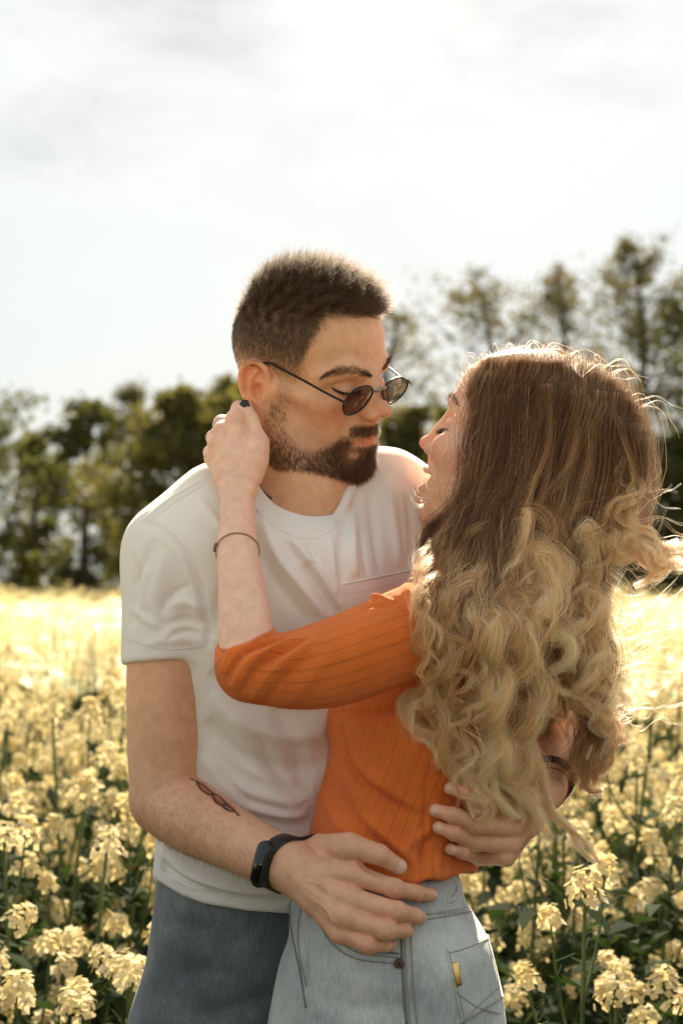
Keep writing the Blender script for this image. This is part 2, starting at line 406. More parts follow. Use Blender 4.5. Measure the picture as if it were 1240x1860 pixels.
def make_plant(seed):
    rng = np.random.default_rng(seed); stems, qs, leaf = [], [], []
    h = 1.0; P = spline([(0, 0, 0), (rng.normal(0, .015), rng.normal(0, .015), .45), (rng.normal(0, .03), rng.normal(0, .03), h)], 8)
    stems.append(tube(P, np.linspace(.006, .0028, 8), 5)); tops = [(P[-1], np.array([0, 0, 1.0]), 1.0)]
    for k in range(rng.integers(5, 8)):
        z0 = rng.uniform(.58, .90); i = z0 * 7; b0 = P[int(i)] + (P[min(int(i) + 1, 7)] - P[int(i)]) * (i % 1); an = k * 2.4 + rng.random(); r_ = rng.uniform(.06, .15); z1 = min(z0 + rng.uniform(.08, .26), h + rng.uniform(-.16, .02))
        e = np.array([b0[0] + math.cos(an) * r_, b0[1] + math.sin(an) * r_, max(z1, z0 + .07)]); m = (b0 + e) / 2 + np.array([math.cos(an), math.sin(an), -.3]) * r_ * .18
        B = spline([b0, m, e], 6); stems.append(tube(B, np.linspace(.0026, .0016, 6), 4)); tops.append((e, e - m, rng.uniform(.6, 1.0)))
    for c, up, sc_ in tops:
        flower_head(rng, c, up, .060 * sc_, int(40 * sc_), qs)
        for k in range(7):        # small green buds and spent pods below
            an = rng.random() * 6.28; o = np.array([math.cos(an), math.sin(an), .5]); un = up / np.linalg.norm(up); q0 = c - un * rng.uniform(.03, .10)
            stems.append(tube(np.array([q0, q0 + o * rng.uniform(.015, .032)]), [.0008, .0006], 3, cap=False))
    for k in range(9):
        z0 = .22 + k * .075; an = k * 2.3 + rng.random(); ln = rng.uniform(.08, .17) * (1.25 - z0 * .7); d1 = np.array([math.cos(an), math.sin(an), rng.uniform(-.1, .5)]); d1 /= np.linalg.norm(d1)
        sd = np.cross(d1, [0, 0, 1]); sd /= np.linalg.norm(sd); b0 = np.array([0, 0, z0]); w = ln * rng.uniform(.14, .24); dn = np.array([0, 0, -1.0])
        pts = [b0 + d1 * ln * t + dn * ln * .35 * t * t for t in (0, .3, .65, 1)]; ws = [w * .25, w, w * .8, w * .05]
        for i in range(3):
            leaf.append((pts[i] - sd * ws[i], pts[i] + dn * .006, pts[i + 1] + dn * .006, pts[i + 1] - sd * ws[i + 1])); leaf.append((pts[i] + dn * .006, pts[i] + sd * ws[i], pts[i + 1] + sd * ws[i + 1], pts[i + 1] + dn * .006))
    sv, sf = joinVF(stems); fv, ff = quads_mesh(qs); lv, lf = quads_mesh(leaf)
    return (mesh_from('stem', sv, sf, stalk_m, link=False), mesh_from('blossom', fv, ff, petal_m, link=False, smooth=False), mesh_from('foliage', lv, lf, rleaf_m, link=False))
PLANTS = [make_plant(100 + i) for i in range(10)]
rng = np.random.default_rng(11); NP = 0; spots = []
while len(spots) < 296:
    d = math.sqrt(rng.uniform(2.12 ** 2, 5.9 ** 2))
    if d < 3.6 and rng.random() < .40: continue
    x = rng.uniform(-1, 1) * d * .27
    y = d - D
    if d < 3.3 and x > .05 and rng.random() < .55: continue
    if all((x - a) ** 2 + (y - c) ** 2 > .085 ** 2 for a, c in spots): spots.append((x, y))
d_ = lambda y: y + D
for x, y in spots:
    e = empty('rapeseed_plant', (x, y, 0)); h = canopy_h(x, y) * rng.uniform(.72, 1.05) * (.93 if d_(y) < 3.0 else 1); e.rotation_euler = (rng.normal(0, .05), rng.normal(0, .05), rng.random() * 6.28); e.scale = (1, 1, h)
    side = 'left of the man' if x < -.28 * (y + D) / D * .8 else ('right of the woman' if x > .17 * (y + D) / D else 'behind the couple')
    near = 'nearest row, large and fairly sharp' if y < 1.1 else ('middle rows, slightly blurred' if y < 2.4 else 'further rows, small and soft')
    tag(e, 'rapeseed plant in pale yellow blossom ' + side + ', ' + near, 'flower', 'rapeseed plants ' + side + ', ' + near.split(',')[0])
    for me in PLANTS[rng.integers(10)]:
        o = bpy.data.objects.new(me.name, me); COL.objects.link(o); o.parent = e
# the rest of the field: clusters that thin out with distance over a rough green canopy
def field_cloud():
    rng = np.random.default_rng(5); P = []
    for d0, d1, dens, sz in ((5.6, 12, 120, .055), (12, 25, 34, .075), (25, 60, 9, .12), (60, 110, 2.0, .2)):
        n = int(.5 * .60 * (d1 * d1 - d0 * d0) * dens); d = np.sqrt(rng.uniform(d0 * d0, d1 * d1, n)); x = rng.uniform(-1, 1, n) * d * .30; y = d - D
        z = canopy_h(x, y) + rng.normal(-.05, .07, n) - rng.random(n) ** 3 * .22; P.append(np.column_stack([x, y, z, np.full(n, sz) * rng.uniform(.6, 1.25, n), np.full(n, 16 if d0 < 12 else 8)]))
    for sgn in (-1, 1):                                   # to either side of the picture too
        n = 3600; d = np.sqrt(rng.uniform(2.0 ** 2, 14 ** 2, n)); a = rng.uniform(.28, .95, n); x = sgn * np.sin(a) * d; y = np.cos(a) * d - D; m = (np.abs(x) > .95)
        z = canopy_h(x, y) + rng.normal(-.05, .09, n); P.append(np.column_stack([x, y, z, rng.uniform(.05, .085, n), np.full(n, 16)])[m])
        n = 3000; d = np.sqrt(rng.uniform(14 ** 2, 70 ** 2, n)); a = rng.uniform(.29, .95, n); x = sgn * np.sin(a) * d; y = np.cos(a) * d - D; P.append(np.column_stack([x, y, canopy_h(x, y) - .03, rng.uniform(.10, .2, n), np.full(n, 8)]))
    return np.vstack(P)
FC = field_cloud(); Vs = []
for nq in (16, 8):
    A = FC[FC[:, 4] == nq]; n = len(A) * nq; rng = np.random.default_rng(9); C = np.repeat(A[:, :3], nq, 0); s_ = np.repeat(A[:, 3], nq)
    off = rng.normal(0, 1, (n, 3)); off /= np.linalg.norm(off, axis=1)[:, None]; off[:, 2] *= .8; nrm = off + rng.normal(0, .4, (n, 3)) + [0, 0, .3]; nrm /= np.linalg.norm(nrm, axis=1)[:, None]
    p = C + off * (s_ * .5)[:, None]; u = np.cross(nrm, rng.normal(0, 1, (n, 3))); u /= np.linalg.norm(u, axis=1)[:, None]; v = np.cross(nrm, u); r_ = (s_ * (.14 if nq == 16 else .17) * rng.uniform(.7, 1.2, n))[:, None]
    Vs.append(np.stack([p - u * r_, p - v * r_ * .9, p + u * r_, p + v * r_ * .9], 1).reshape(-1, 3))
V = np.vstack(Vs); tag(mesh_from('distant_blossom', V, np.arange(len(V)).reshape(-1, 4), petal_m, smooth=False), kind='stuff')
# stalks between the near plants and the distant blossom
rng = np.random.default_rng(21); st = []
A = FC[(FC[:, 1] < 9)]; A = A[rng.random(len(A)) < .6]
n = len(A); top = A[:, :3]; bot = top + np.column_stack([rng.normal(0, .06, n), rng.normal(0, .06, n), -rng.uniform(.3, .8, n)]); w = .0028
V = np.stack([bot - [w, 0, 0], bot + [w, 0, 0], top + [w * .6, 0, 0], top - [w * .6, 0, 0]], 1).reshape(-1, 3); V2 = np.stack([bot - [0, w, 0], bot + [0, w, 0], top + [0, w * .6, 0], top - [0, w * .6, 0]], 1).reshape(-1, 3)
V = np.vstack([V, V2]); tag(mesh_from('distant_stalks', V, np.arange(len(V)).reshape(-1, 4), stalk_m), kind='stuff')
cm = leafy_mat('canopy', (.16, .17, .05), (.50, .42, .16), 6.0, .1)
ys = np.concatenate([np.linspace(4.6, 20, 90), np.geomspace(20.3, 500, 70)])
def ch(X, Y): return canopy_h(X, Y) - .16 + .07 * np.sin(X * 9 + np.sin(Y * 7) * 2) * np.sin(Y * 8 + X * 3) * (Y < 30)
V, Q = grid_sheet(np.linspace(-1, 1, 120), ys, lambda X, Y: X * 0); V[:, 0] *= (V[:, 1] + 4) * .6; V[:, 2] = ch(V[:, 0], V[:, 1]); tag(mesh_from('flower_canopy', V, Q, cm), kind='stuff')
# unseen field, added beside and behind the photographer, flat and pale for warm bounce
cm2 = leafy_mat('bounce_canopy', (.55, .47, .22), (.80, .70, .42), 5.0, .1)
parts = []
for x0, x1, y0, y1, nx, ny in ((-70, 70, -90, -3.2, 150, 150), (-70, -1.7, -3.2, 4.6, 150, 60), (1.7, 70, -3.2, 4.6, 150, 60)):
    gx = np.linspace(0, 1, nx); xs = (x0 + x1) / 2 + (x1 - x0) / 2 * np.sign(gx * 2 - 1) * np.abs(gx * 2 - 1) ** 1.6 if x0 < -50 and x1 > 50 else (x0 + (x1 - x0) * gx ** 2.2 if x0 > 0 else x1 + (x0 - x1) * gx[::-1] ** 2.2)
    ys2 = np.sort(y1 + (y0 - y1) * np.linspace(0, 1, ny) ** 2.2) if y0 < -50 else np.linspace(y0, y1, ny)
    parts.append(grid_sheet(xs, ys2, lambda X, Y: 1.06 + .03 * np.sin(X * 9 + np.sin(Y * 7) * 2) * np.sin(Y * 8 + X * 3)))
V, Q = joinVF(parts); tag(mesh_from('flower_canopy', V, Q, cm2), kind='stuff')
# low leaves filling the gloom between stems
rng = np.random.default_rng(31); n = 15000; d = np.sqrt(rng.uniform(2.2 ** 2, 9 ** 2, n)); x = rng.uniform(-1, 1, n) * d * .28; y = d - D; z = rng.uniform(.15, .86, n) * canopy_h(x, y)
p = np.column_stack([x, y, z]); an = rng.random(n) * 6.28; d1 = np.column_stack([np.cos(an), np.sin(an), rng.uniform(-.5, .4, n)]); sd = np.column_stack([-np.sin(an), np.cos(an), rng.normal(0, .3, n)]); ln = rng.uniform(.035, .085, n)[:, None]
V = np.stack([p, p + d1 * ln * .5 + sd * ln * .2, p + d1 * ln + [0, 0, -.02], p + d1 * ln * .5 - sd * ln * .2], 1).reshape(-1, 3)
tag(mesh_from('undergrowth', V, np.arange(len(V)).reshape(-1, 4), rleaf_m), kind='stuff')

# trees
bark_m = simple_mat('bark', (.045, .035, .025), .95)
fol = [leafy_mat('foliage_olive', (.085, .085, .035), (.14, .135, .055), .8, .45, (1.35, 1.22, .65)), leafy_mat('foliage_dark', (.06, .062, .03), (.11, .112, .05), .8, .4, (1.4, 1.4, .6)),
       leafy_mat('foliage_sparse', (.075, .072, .035), (.13, .12, .05), .8, .45, (1.4, 1.3, .7))]
def make_tree(px, dist, top_py, w_px, label, mat, nleaf, seed, base=.15, sparse=.5, leaf=.13, lean=0, group='trees along the far edge of the field', cat='tree'):
    k = dist / (D / S); x = (px - 620) * k; Ht = H + (1065 - top_py) * k; Wd = w_px * k / 2; rng = np.random.default_rng(seed)
    root = tag(empty('tree', (x, dist - D, 0)), label, cat, group); br, ends = [], []
    T = spline([(0, 0, 0), (rng.normal(0, .1), rng.normal(0, .1), Ht * .35), (lean * .5 + rng.normal(0, .2), rng.normal(0, .2), Ht * .7), (lean, 0, Ht * .96)], 14); r0 = .022 * Ht + .03
    br.append(tube(T, np.linspace(r0, .02, 14), 8)); nb = int(16 + Ht * 2.2)
    for i in range(nb):
        t = base + (1 - base) * (i + .5) / nb; j = t * 13; p0 = T[int(j)] + (T[min(int(j) + 1, 13)] - T[int(j)]) * (j % 1); an = i * 2.4 + rng.normal(0, .4)
        prof = math.sin(min(1, (t - base) / (1 - base) * 1.0) ** .75 * math.pi * .93 + .12); ln = Wd * max(.25, prof) * rng.uniform(.7, 1.15); rise = rng.uniform(.25, .9) * ln
        e = p0 + np.array([math.cos(an) * ln, math.sin(an) * ln, rise]); m = (p0 + e) / 2 + np.array([0, 0, -.1 * ln]) + rng.normal(0, .06 * ln, 3)
        B = spline([p0, m, e], 7); br.append(tube(B, np.linspace(r0 * .32 * (1.1 - t), .008, 7), 5)); 
        for q in range(5):
            s0 = B[rng.integers(2, 7)]; e2 = s0 + rng.normal(0, 1, 3) * ln * .22 + [0, 0, ln * .12]; br.append(tube(np.array([s0, (s0 + e2) / 2 + rng.normal(0, .03, 3), e2]), [.012, .008, .004], 3, cap=False)); ends += [(e2, ln * .16), ((s0 + e2) / 2, ln * .14)]
        ends += [(e, ln * .18)]
    bv, bf = joinVF(br); o = mesh_from('trunk', bv, bf, bark_m); o.parent = root
    E_ = np.array([e[0] for e in ends]); R_ = np.array([e[1] for e in ends]); keep = rng.random(len(E_)) > sparse * .5; E_ = E_[keep]; R_ = R_[keep]
    i = rng.integers(0, len(E_), nleaf); c = E_[i] + rng.normal(0, 1, (nleaf, 3)) * np.maximum(R_[i], .12)[:, None] * [1, 1, .75]
    c = c[c[:, 2] > .5]; n_ = len(c)
    u = rng.normal(0, 1, (n_, 3)); u /= np.linalg.norm(u, axis=1)[:, None]; v = np.cross(u, rng.normal(0, 1, (n_, 3))); v /= np.linalg.norm(v, axis=1)[:, None]; s_ = (leaf * rng.uniform(.5, 1.2, n_))[:, None]
    V = np.stack([c - u * s_ * .6, c - v * s_ * .35, c + u * s_ * .6, c + v * s_ * .35], 1).reshape(-1, 3)
    o = mesh_from('crown', V, np.arange(len(V)).reshape(-1, 4), mat, smooth=False); o.parent = root
TREES = [
 (-60, 40, 690, 260, 'tall thin tree at the left edge of the field with bare upper twigs', 1, 3300, .7, .2),
 (60, 42, 800, 210, 'low dark tree with drooping leaves near the left edge', 1, 4200, .5, .12),
 (160, 38, 725, 220, 'dark leafy tree with gaps of sky through it, left of the man', 1, 4300, .65, .15),
 (235, 44, 690, 150, 'slender tree with one bare leaning tip, left of the man', 2, 3500, .7, .3),
 (318, 34, 705, 250, 'broad sunlit olive green tree beside the shoulder of the man', 0, 11000, .3, .12),
 (415, 37, 690, 230, 'rounded green tree directly behind the head of the man', 0, 9500, .35, .12),
 (560, 40, 720, 240, 'green tree hidden mostly behind the man', 0, 7000, .4, .12),
 (735, 35, 745, 210, 'dense olive bush between the two faces', 0, 10500, .2, .05),
 (725, 48, 545, 190, 'thin airy tree rising just right of the sunglasses', 2, 2000, .75, .45),
 (870, 45, 495, 300, 'airy tree with a forked crown above the woman', 2, 4200, .75, .35),
 (1015, 45, 480, 240, 'narrow tree with wispy top right of the hair', 2, 3500, .75, .35),
 (1150, 42, 425, 320, 'tallest tree on the right with an open spreading crown', 2, 6200, .72, .3),
 (1262, 41, 510, 320, 'leafy tree at the right edge of the picture', 1, 5200, .65, .2),
 (900, 38, 700, 230, 'leafy tree standing behind the hair of the woman', 1, 8000, .4, .12),
 (1060, 39, 720, 240, 'full green tree low behind the blowing hair', 1, 8000, .4, .12),
 (1215, 36, 800, 210, 'dark low bushy tree right of the blowing hair', 1, 9500, .2, .06)]
for i, (px, dist, top, w, lab, mi, nl, sp, bs) in enumerate(TREES):
    make_tree(px, dist, top, w, lab, fol[mi], nl, 50 + i, base=bs, sparse=sp, leaf=.115 if mi == 2 else .17)
for i in range(7):          # the tree line goes on past both edges of the picture
    sd = -1 if i % 2 else 1; k_ = i // 2 + 1
    make_tree(620 + sd * (640 + 330 * k_), 40 + (i * 7) % 6, 690 - (i * 53) % 120, 300, 'tree of the far row just outside the %s edge of the picture' % ('left' if sd < 0 else 'right'), fol[i % 2], 5000, 300 + i, base=.15, sparse=.5, leaf=.18)
# hedge of shrubs closing the gaps between the trunks
for i in range(12):
    px = [-70, 70, 250, 360, 460, 680, 780, 880, 980, 1080, 1180, 1280][i]; make_tree(px, 46 + (i % 3) * 1.5, 985 - (i * 37 % 40), 130, 'low shrub in the hedge under the trees, seen only as dark green', fol[1], 1600, 200 + i, base=.05, sparse=.2, leaf=.2, group='shrubs in the hedge under the trees', cat='shrub')
# ------------------------------------------------------------------ heads (local millimetres: x forward, y left, z up, origin between the ears)
def head_frame(yaw, pitch, roll, px, py, d, sc):
    cp, sp, cr, sr = math.cos(pitch), math.sin(pitch), math.cos(roll), math.sin(roll)
    Rr = np.array([[1, 0, 0], [0, cr, -sr], [0, sr, cr]]); Rp = np.array([[cp, 0, sp], [0, 1, 0], [-sp, 0, cp]])
    f = np.array([math.sin(yaw), -math.cos(yaw), 0]); l = np.cross([0, 0, 1], f)
    return Frame(np.stack([f, l, [0, 0, 1]], 1) @ Rp @ Rr, W(px, py, d), sc / 1000)
def add_head(F, fr, female=False, eyes='down', smile=False):
    E = 0 if female else -10; B = 0 if female else -6; g = dict(fr=fr); jw = 0.90 if female else 1.0
    F.ell((-8, 0, 40), (80, 73, 80), 0, **g)
    F.ell((28, 0, 46), (60, 62, 62), 22, **g)
    F.ell((36, 0, -14), (47, 52, 62), 18, **g)
    for s in (-1, 1):
        F.ell(*(((56, s * 42, -15), (23, 19, 17)) if not smile else ((61, s * 41, -20), (29, 25, 25))), 14, **g)
        F.cone((48, s * 54, -8), (8, s * 64, -2), 11, 9, 12, **g)
        F.chain([(0, s * 56 * jw, -16), (6, s * 52 * jw, -58 + (6 if female else 0)), (48 + B / 2, s * 33 * jw, -84), (78 + B, s * 10 * jw, -95)], [17, 15, 14, 12], 16, **g)
        F.cone((79, s * 10, 33 + E), (76, s * 32, 36 + E), 8.5 - 1 * female, 8.0 - 1 * female, 12, **g)
        F.cone((76, s * 32, 37 + E), (58, s * 52, 27 + E), 8.0 - 1 * female, 8, 12, **g)
    F.ell((50 + B, 0, -60), (42, 40, 40), 12, **g)
    for s in (-1, 1): F.ell((40, s * 38, -42), (34, 17, 34), 16, **g)
    F.ell((80 + B, 0, -91), (16, 19 * jw, 14), 9, **g)
    F.ell((71 + B, 0, -54), (27.5, 30, 25), 10, **g)
    for s in (-1, 1):
        F.ell((94, s * 31, 12 + E), (22, 19, 13), 9, 's', **g)
        F.ell((69.5, s * 31, 10 + E), (13.5, 14.5, 13), 4, **g)           # closed lid over the eyeball
        F.ell((70, s * 31, 1 + E), (11.5, 16, 8), 5, **g)                  # lower lid pouch
    # nose
    F.cone((86, 0, 27 + E), (103.5, 0, -14), 6.2, 6.4, 8, **g)
    F.ell((88, 0, -10), (15, 14, 22), 8, **g)
    F.ell((108, 0, -19), (9.5, 8.6, 8.2), 6, **g)
    for s in (-1, 1):
        F.ell((97, s * 10.5, -25), (10.5, 6.2, 7), 4, **g)
        F.ell((104, s * 6, -33), (5, 3.2, 4), 2, 's', **g)
    F.cone((98, 0, -28), (95 + B, 0, -42), 5.2, 5, 8, **g)
    # mouth
    if smile:
        F.ell((88, 0, -58), (18, 26, 11), 6, 's', **g)                 # open mouth
        F.ell((76, 0, -58), (15, 22, 14), 2, **g)
        F.tubeq([(76, -31, -50), (90, -20, -50), (98, -8, -49), (100, 0, -50), (98, 8, -49), (90, 20, -50), (76, 31, -50)], [2.5, 3.5, 4.2, 4, 4.2, 3.5, 2.5], 3, **g)
        F.tubeq([(76, -31, -51), (88, -20, -68), (96, -8, -74), (98, 0, -75), (96, 8, -74), (88, 20, -68), (76, 31, -51)], [2.5, 4, 5.2, 5.4, 5.2, 4, 2.5], 4, **g)
    else:
        F.tubeq([(79 + B, -27, -57), (90.5 + B, -15, -53.5), (94.5 + B, -5, -51.5), (95 + B, 0, -52.5), (94.5 + B, 5, -51.5), (90.5 + B, 15, -53.5), (79 + B, 27, -57)], [1.2, 2.3, 3.1, 2.9, 3.1, 2.3, 1.2], 5, **g)
        F.tubeq([(79 + B, -26, -59), (89.5 + B, -14, -63), (92.5 + B, -5, -64.5), (93 + B, 0, -64.5), (92.5 + B, 5, -64.5), (89.5 + B, 14, -63), (79 + B, 26, -59)], [1.2, 3.0, 4.0, 4.2, 4.0, 3.0, 1.2], 5, **g)
        F.ridge(fr.w([(78 + B, -30, -58.5), (89 + B, -18, -57.5), (97 + B, -6, -57.5), (99 + B, 0, -58.5), (97 + B, 6, -57.5), (89 + B, 18, -57.5), (78 + B, 30, -58.5)]), -.0026 * fr.sc * 1000, .0017)
    m = fr.sc
    F.ridge(fr.w([(84 + B, -16, -74), (91 + B, 0, -77), (84 + B, 16, -74)]), -2.6 * m, 7 * m)
    for s in (-1, 1):
        F.ridge(fr.w([(94, s * 17, -20), (88, s * 25, -34), (80, s * 32, -50)]), -1.4 * m, 5 * m)       # nasolabial fold
        F.ridge(fr.w([(70, s * 47, 13 + E), (78, s * 40, 20 + E), (82, s * 31, 21 + E), (82, s * 20, 16 + E)]), -2.0 * m, 1.9 * m)   # crease above the lid
        F.ridge(fr.w([(71, s * 47, 6 + E), (79, s * 40, 1.5 + E), (83, s * 31, E), (81, s * 20, 4 + E)]), -2.6 * m, 1.7 * m)    # lid line
        F.ridge(fr.w([(98, s * 17, -17), (92, s * 19, -24), (92, s * 17, -33)]), -1.3 * m, 3 * m)       # alar groove
    # ears
    for s in (-1, 1):
        e = lambda u, v, w: (-5 - u * .96, s * (66 + w), v * 1.02 - 11 + u * .12)
        tilt = (0, -12, s * -6)
        F.ell(e(9, 3, 6), (18, 3.6, 27), 4, rot=(0, -8, -s * 24), **g)
        F.ell(e(4, 0, 2), (12, 9, 20), 6, **g)
        F.ell(e(2, -24, 5), (9, 4, 9), 4, **g)
        F.ell(e(4, 1, 11), (9, 7, 11), 3, 's', **g)
        F.ell(e(19, 8, 16), (4, 4.5, 18), 3, 's', **g)
        hx = [e(3, 3, 4), e(-5, 9, 6), e(-8, 20, 6), e(-2, 30, 8), e(9, 34, 11), e(20, 29, 14), e(26, 16, 15), e(25, 2, 14), e(19, -10, 12), e(11, -21, 8), e(3, -29, 5)]
        hs = spline(hx, 40); F.tubeq(hs, np.interp(np.linspace(0, 1, 40), np.linspace(0, 1, 11), [2, 2.4, 3, 3.4, 3.6, 3.6, 3.4, 3.2, 3.2, 3.6, 4]), 2.5, **g)
        ah = spline([e(8, 24, 9), e(13, 16, 11), e(15, 6, 12), e(12, -6, 11), e(4, -13, 9), e(-3, -14, 6)], 24)
        F.tubeq(ah, np.full(24, 3.0), 3, **g)
        F.ell(e(-5, -3, 6), (4.5, 4.5, 7), 4, **g)
def blob(L, c, r):
    return np.exp(-(((L - np.array(c)) / np.array(r)) ** 2).sum(1))
def face_color(L, base, female=False, beard=True):
    """L local head mm -> rgb"""
    c = np.tile(np.array(base, float), (len(L), 1)); ya = L * np.array([1, 0, 1]) + np.abs(L) * np.array([0, 1, 0])
    def mixc(c, w, col): return c * (1 - w[:, None]) + np.array(col) * w[:, None]
    red = np.clip(blob(ya, (107, 0, -22), (14, 16, 12)) * .55 + blob(ya, (70, 48, -18), (24, 22, 20)) * .4 + blob(ya, (-18, 78, 4), (26, 16, 34)) * .75, 0, 1)
    c = mixc(c, red, np.array(base) * [1.08, .72, .62])
    lips = np.clip(blob(ya, (97 if female else 91, 6, -58), (12, 20, 8.5)) * 1.9 - .55, 0, 1) * (ya[:, 0] > 74)
    c = mixc(c, lips * .8, np.array(base) * ([.95, .60, .54] if not female else [.85, .36, .34]))
    c = mixc(c, np.clip(blob(ya, (76, 31, 2), (12, 17, 5)), 0, 1) * .35, np.array(base) * [.75, .55, .5])
    if beard:
        j = np.clip(blob(ya, (48, 45, -72), (60, 40, 30)) * 1.4 - .25, 0, 1) * (ya[:, 2] < -24)
        c = mixc(c, np.clip(j, 0, 1) * .32, (.20, .115, .07))
    return c
def make_skin(name, rough=.5, bump=.25, sss=.07):
    m, nt, N, L, b = new_mat(name)
    at = N.new('ShaderNodeAttribute'); at.attribute_name = 'Col'
    n = N.new('ShaderNodeTexNoise'); n.inputs['Scale'].default_value = 75; n.inputs['Detail'].default_value = 6; n.inputs['Roughness'].default_value = .65
    tc = N.new('ShaderNodeTexCoord'); L.new(tc.outputs['Object'], n.inputs['Vector'])
    r = N.new('ShaderNodeValToRGB'); r.color_ramp.elements[0].position = .3; r.color_ramp.elements[0].color = (.88, .80, .76, 1)
    r.color_ramp.elements[1].position = .7; r.color_ramp.elements[1].color = (1.06, 1.05, 1.04, 1); L.new(n.outputs['Fac'], r.inputs[0])
    mu = N.new('ShaderNodeMixRGB'); mu.blend_type = 'MULTIPLY'; mu.inputs[0].default_value = 1
    L.new(at.outputs['Color'], mu.inputs[1]); L.new(r.outputs[0], mu.inputs[2])
    # freckles and moles
    v = N.new('ShaderNodeTexVoronoi'); v.inputs['Scale'].default_value = 42; L.new(tc.outputs['Object'], v.inputs['Vector'])
    vr = N.new('ShaderNodeValToRGB'); vr.color_ramp.elements[0].position = .022; vr.color_ramp.elements[0].color = (.55, .42, .36, 1)
    vr.color_ramp.elements[1].position = .045; vr.color_ramp.elements[1].color = (1, 1, 1, 1); L.new(v.outputs['Distance'], vr.inputs[0])
    mu2 = N.new('ShaderNodeMixRGB'); mu2.blend_type = 'MULTIPLY'; mu2.inputs[0].default_value = .7
    L.new(mu.outputs[0], mu2.inputs[1]); L.new(vr.outputs[0], mu2.inputs[2])
    L.new(mu2.outputs[0], b.inputs['Base Color'])
    b.inputs['Roughness'].default_value = rough; b.inputs['Specular IOR Level'].default_value = .38
    b.inputs['Subsurface Weight'].default_value = sss; b.inputs['Subsurface Radius'].default_value = (1, .32, .14); b.inputs['Subsurface Scale'].default_value = .012
    n2 = N.new('ShaderNodeTexNoise'); n2.inputs['Scale'].default_value = 700; n2.inputs['Detail'].default_value = 5; L.new(tc.outputs['Object'], n2.inputs['Vector'])
    bp = N.new('ShaderNodeBump'); bp.inputs['Strength'].default_value = bump; bp.inputs['Distance'].default_value = .0006
    L.new(n2.outputs['Fac'], bp.inputs['Height']); L.new(bp.outputs[0], b.inputs['Normal'])
    return m
MH = head_frame(math.radians(57), math.radians(14), math.radians(13), 556, 686, 0, 1.0); MH.low = .92
WH = head_frame(math.radians(-108), math.radians(-16), math.radians(-2), 936, 818, 60, .93)
# ------------------------------------------------------------------ the couple: shapes
def rr(r, d=0.0): return np.asarray(r, float) * S * (D - np.asarray(d, float) * S) / D
def rows_px(rows, yaw):
    out = []
    for py, cx, a, b, d in rows:
        p = W(cx, py, d); out.append((p[2], p[0], p[1], rr(a, d), rr(b, d), math.radians(yaw)))
    return out
def chain_px(F, pts, k, op='u', grow=0.0):
    """pts: (px, py, d, radius px)"""
    F.chain([W(*p[:3]) for p in pts], [rr(p[3], p[2]) + grow for p in pts], k, op=op)
def tube_px(F, pts, k, op='u', grow=0.0, n=24):
    P = spline(np.array([list(W(*p[:3])) + [rr(p[3], p[2]) + grow] for p in pts]), n)
    F.tubeq(P[:, :3], P[:, 3], k, op=op)
    return P
GZ = 3291.0   # photograph row of the ground at the couple's distance

# ---- his white t-shirt
SHIRT_ROWS = [(868, 540, 90, 70, -15), (905, 535, 180, 95, -8), (950, 528, 240, 128, 0), (1000, 532, 268, 150, 8), (1080, 545, 280, 168, 10),
              (1160, 548, 272, 176, 12), (1280, 535, 250, 170, 10), (1400, 512, 226, 160, 5), (1520, 487, 205, 152, 0),
              (1590, 470, 194, 150, -5), (1668, 462, 190, 152, -5)]
SLEEVE = [(316, 1012, 80, 80), (308, 1080, 110, 84), (303, 1150, 125, 82), (301, 1205, 132, 81)]
ARM_R = [(318, 1010, 70, 66), (306, 1100, 110, 70), (304, 1230, 134, 74), (303, 1330, 140, 72), (300, 1400, 142, 66), (310, 1452, 150, 66), (352, 1487, 185, 66),
         (412, 1518, 220, 58), (470, 1548, 290, 52), (522, 1573, 345, 47)]
ARM_L = [(800, 965, -110, 70), (900, 1080, -130, 66), (1000, 1205, -130, 58), (1008, 1290, -10, 50), (1003, 1370, 110, 45), (990, 1428, 205, 40)]
def hem_cut(F, pts, nrm, up=.2, k=.004):
    """remove what lies beyond the plane through pts[0] with outward normal nrm inside a box"""
    c = W(*pts); n = np.asarray(nrm, float); n /= np.linalg.norm(n)
    F.add(lambda P: -((P - c) @ n), c - up, c + up, 's', k)
FS = Field(.0021)
tube_px(FS, SLEEVE, .035)
FS.add((lambda c, n: (lambda P: -((P - c) @ n)))(W(301, 1204, 132), np.array([.06, -.10, -1]) / 1.007), W(160, 1380, 360), W(440, 1180, -120), 's', .0055)
FS.loft(rows_px(SHIRT_ROWS, 25), .012, n=2.2)
chain_px(FS, [(500, 890, 0, 60), (400, 922, 34, 64), (320, 1000, 76, 76)], .05)
chain_px(FS, [(600, 880, -45, 62), (700, 898, -85, 66), (800, 955, -112, 72)], .05)
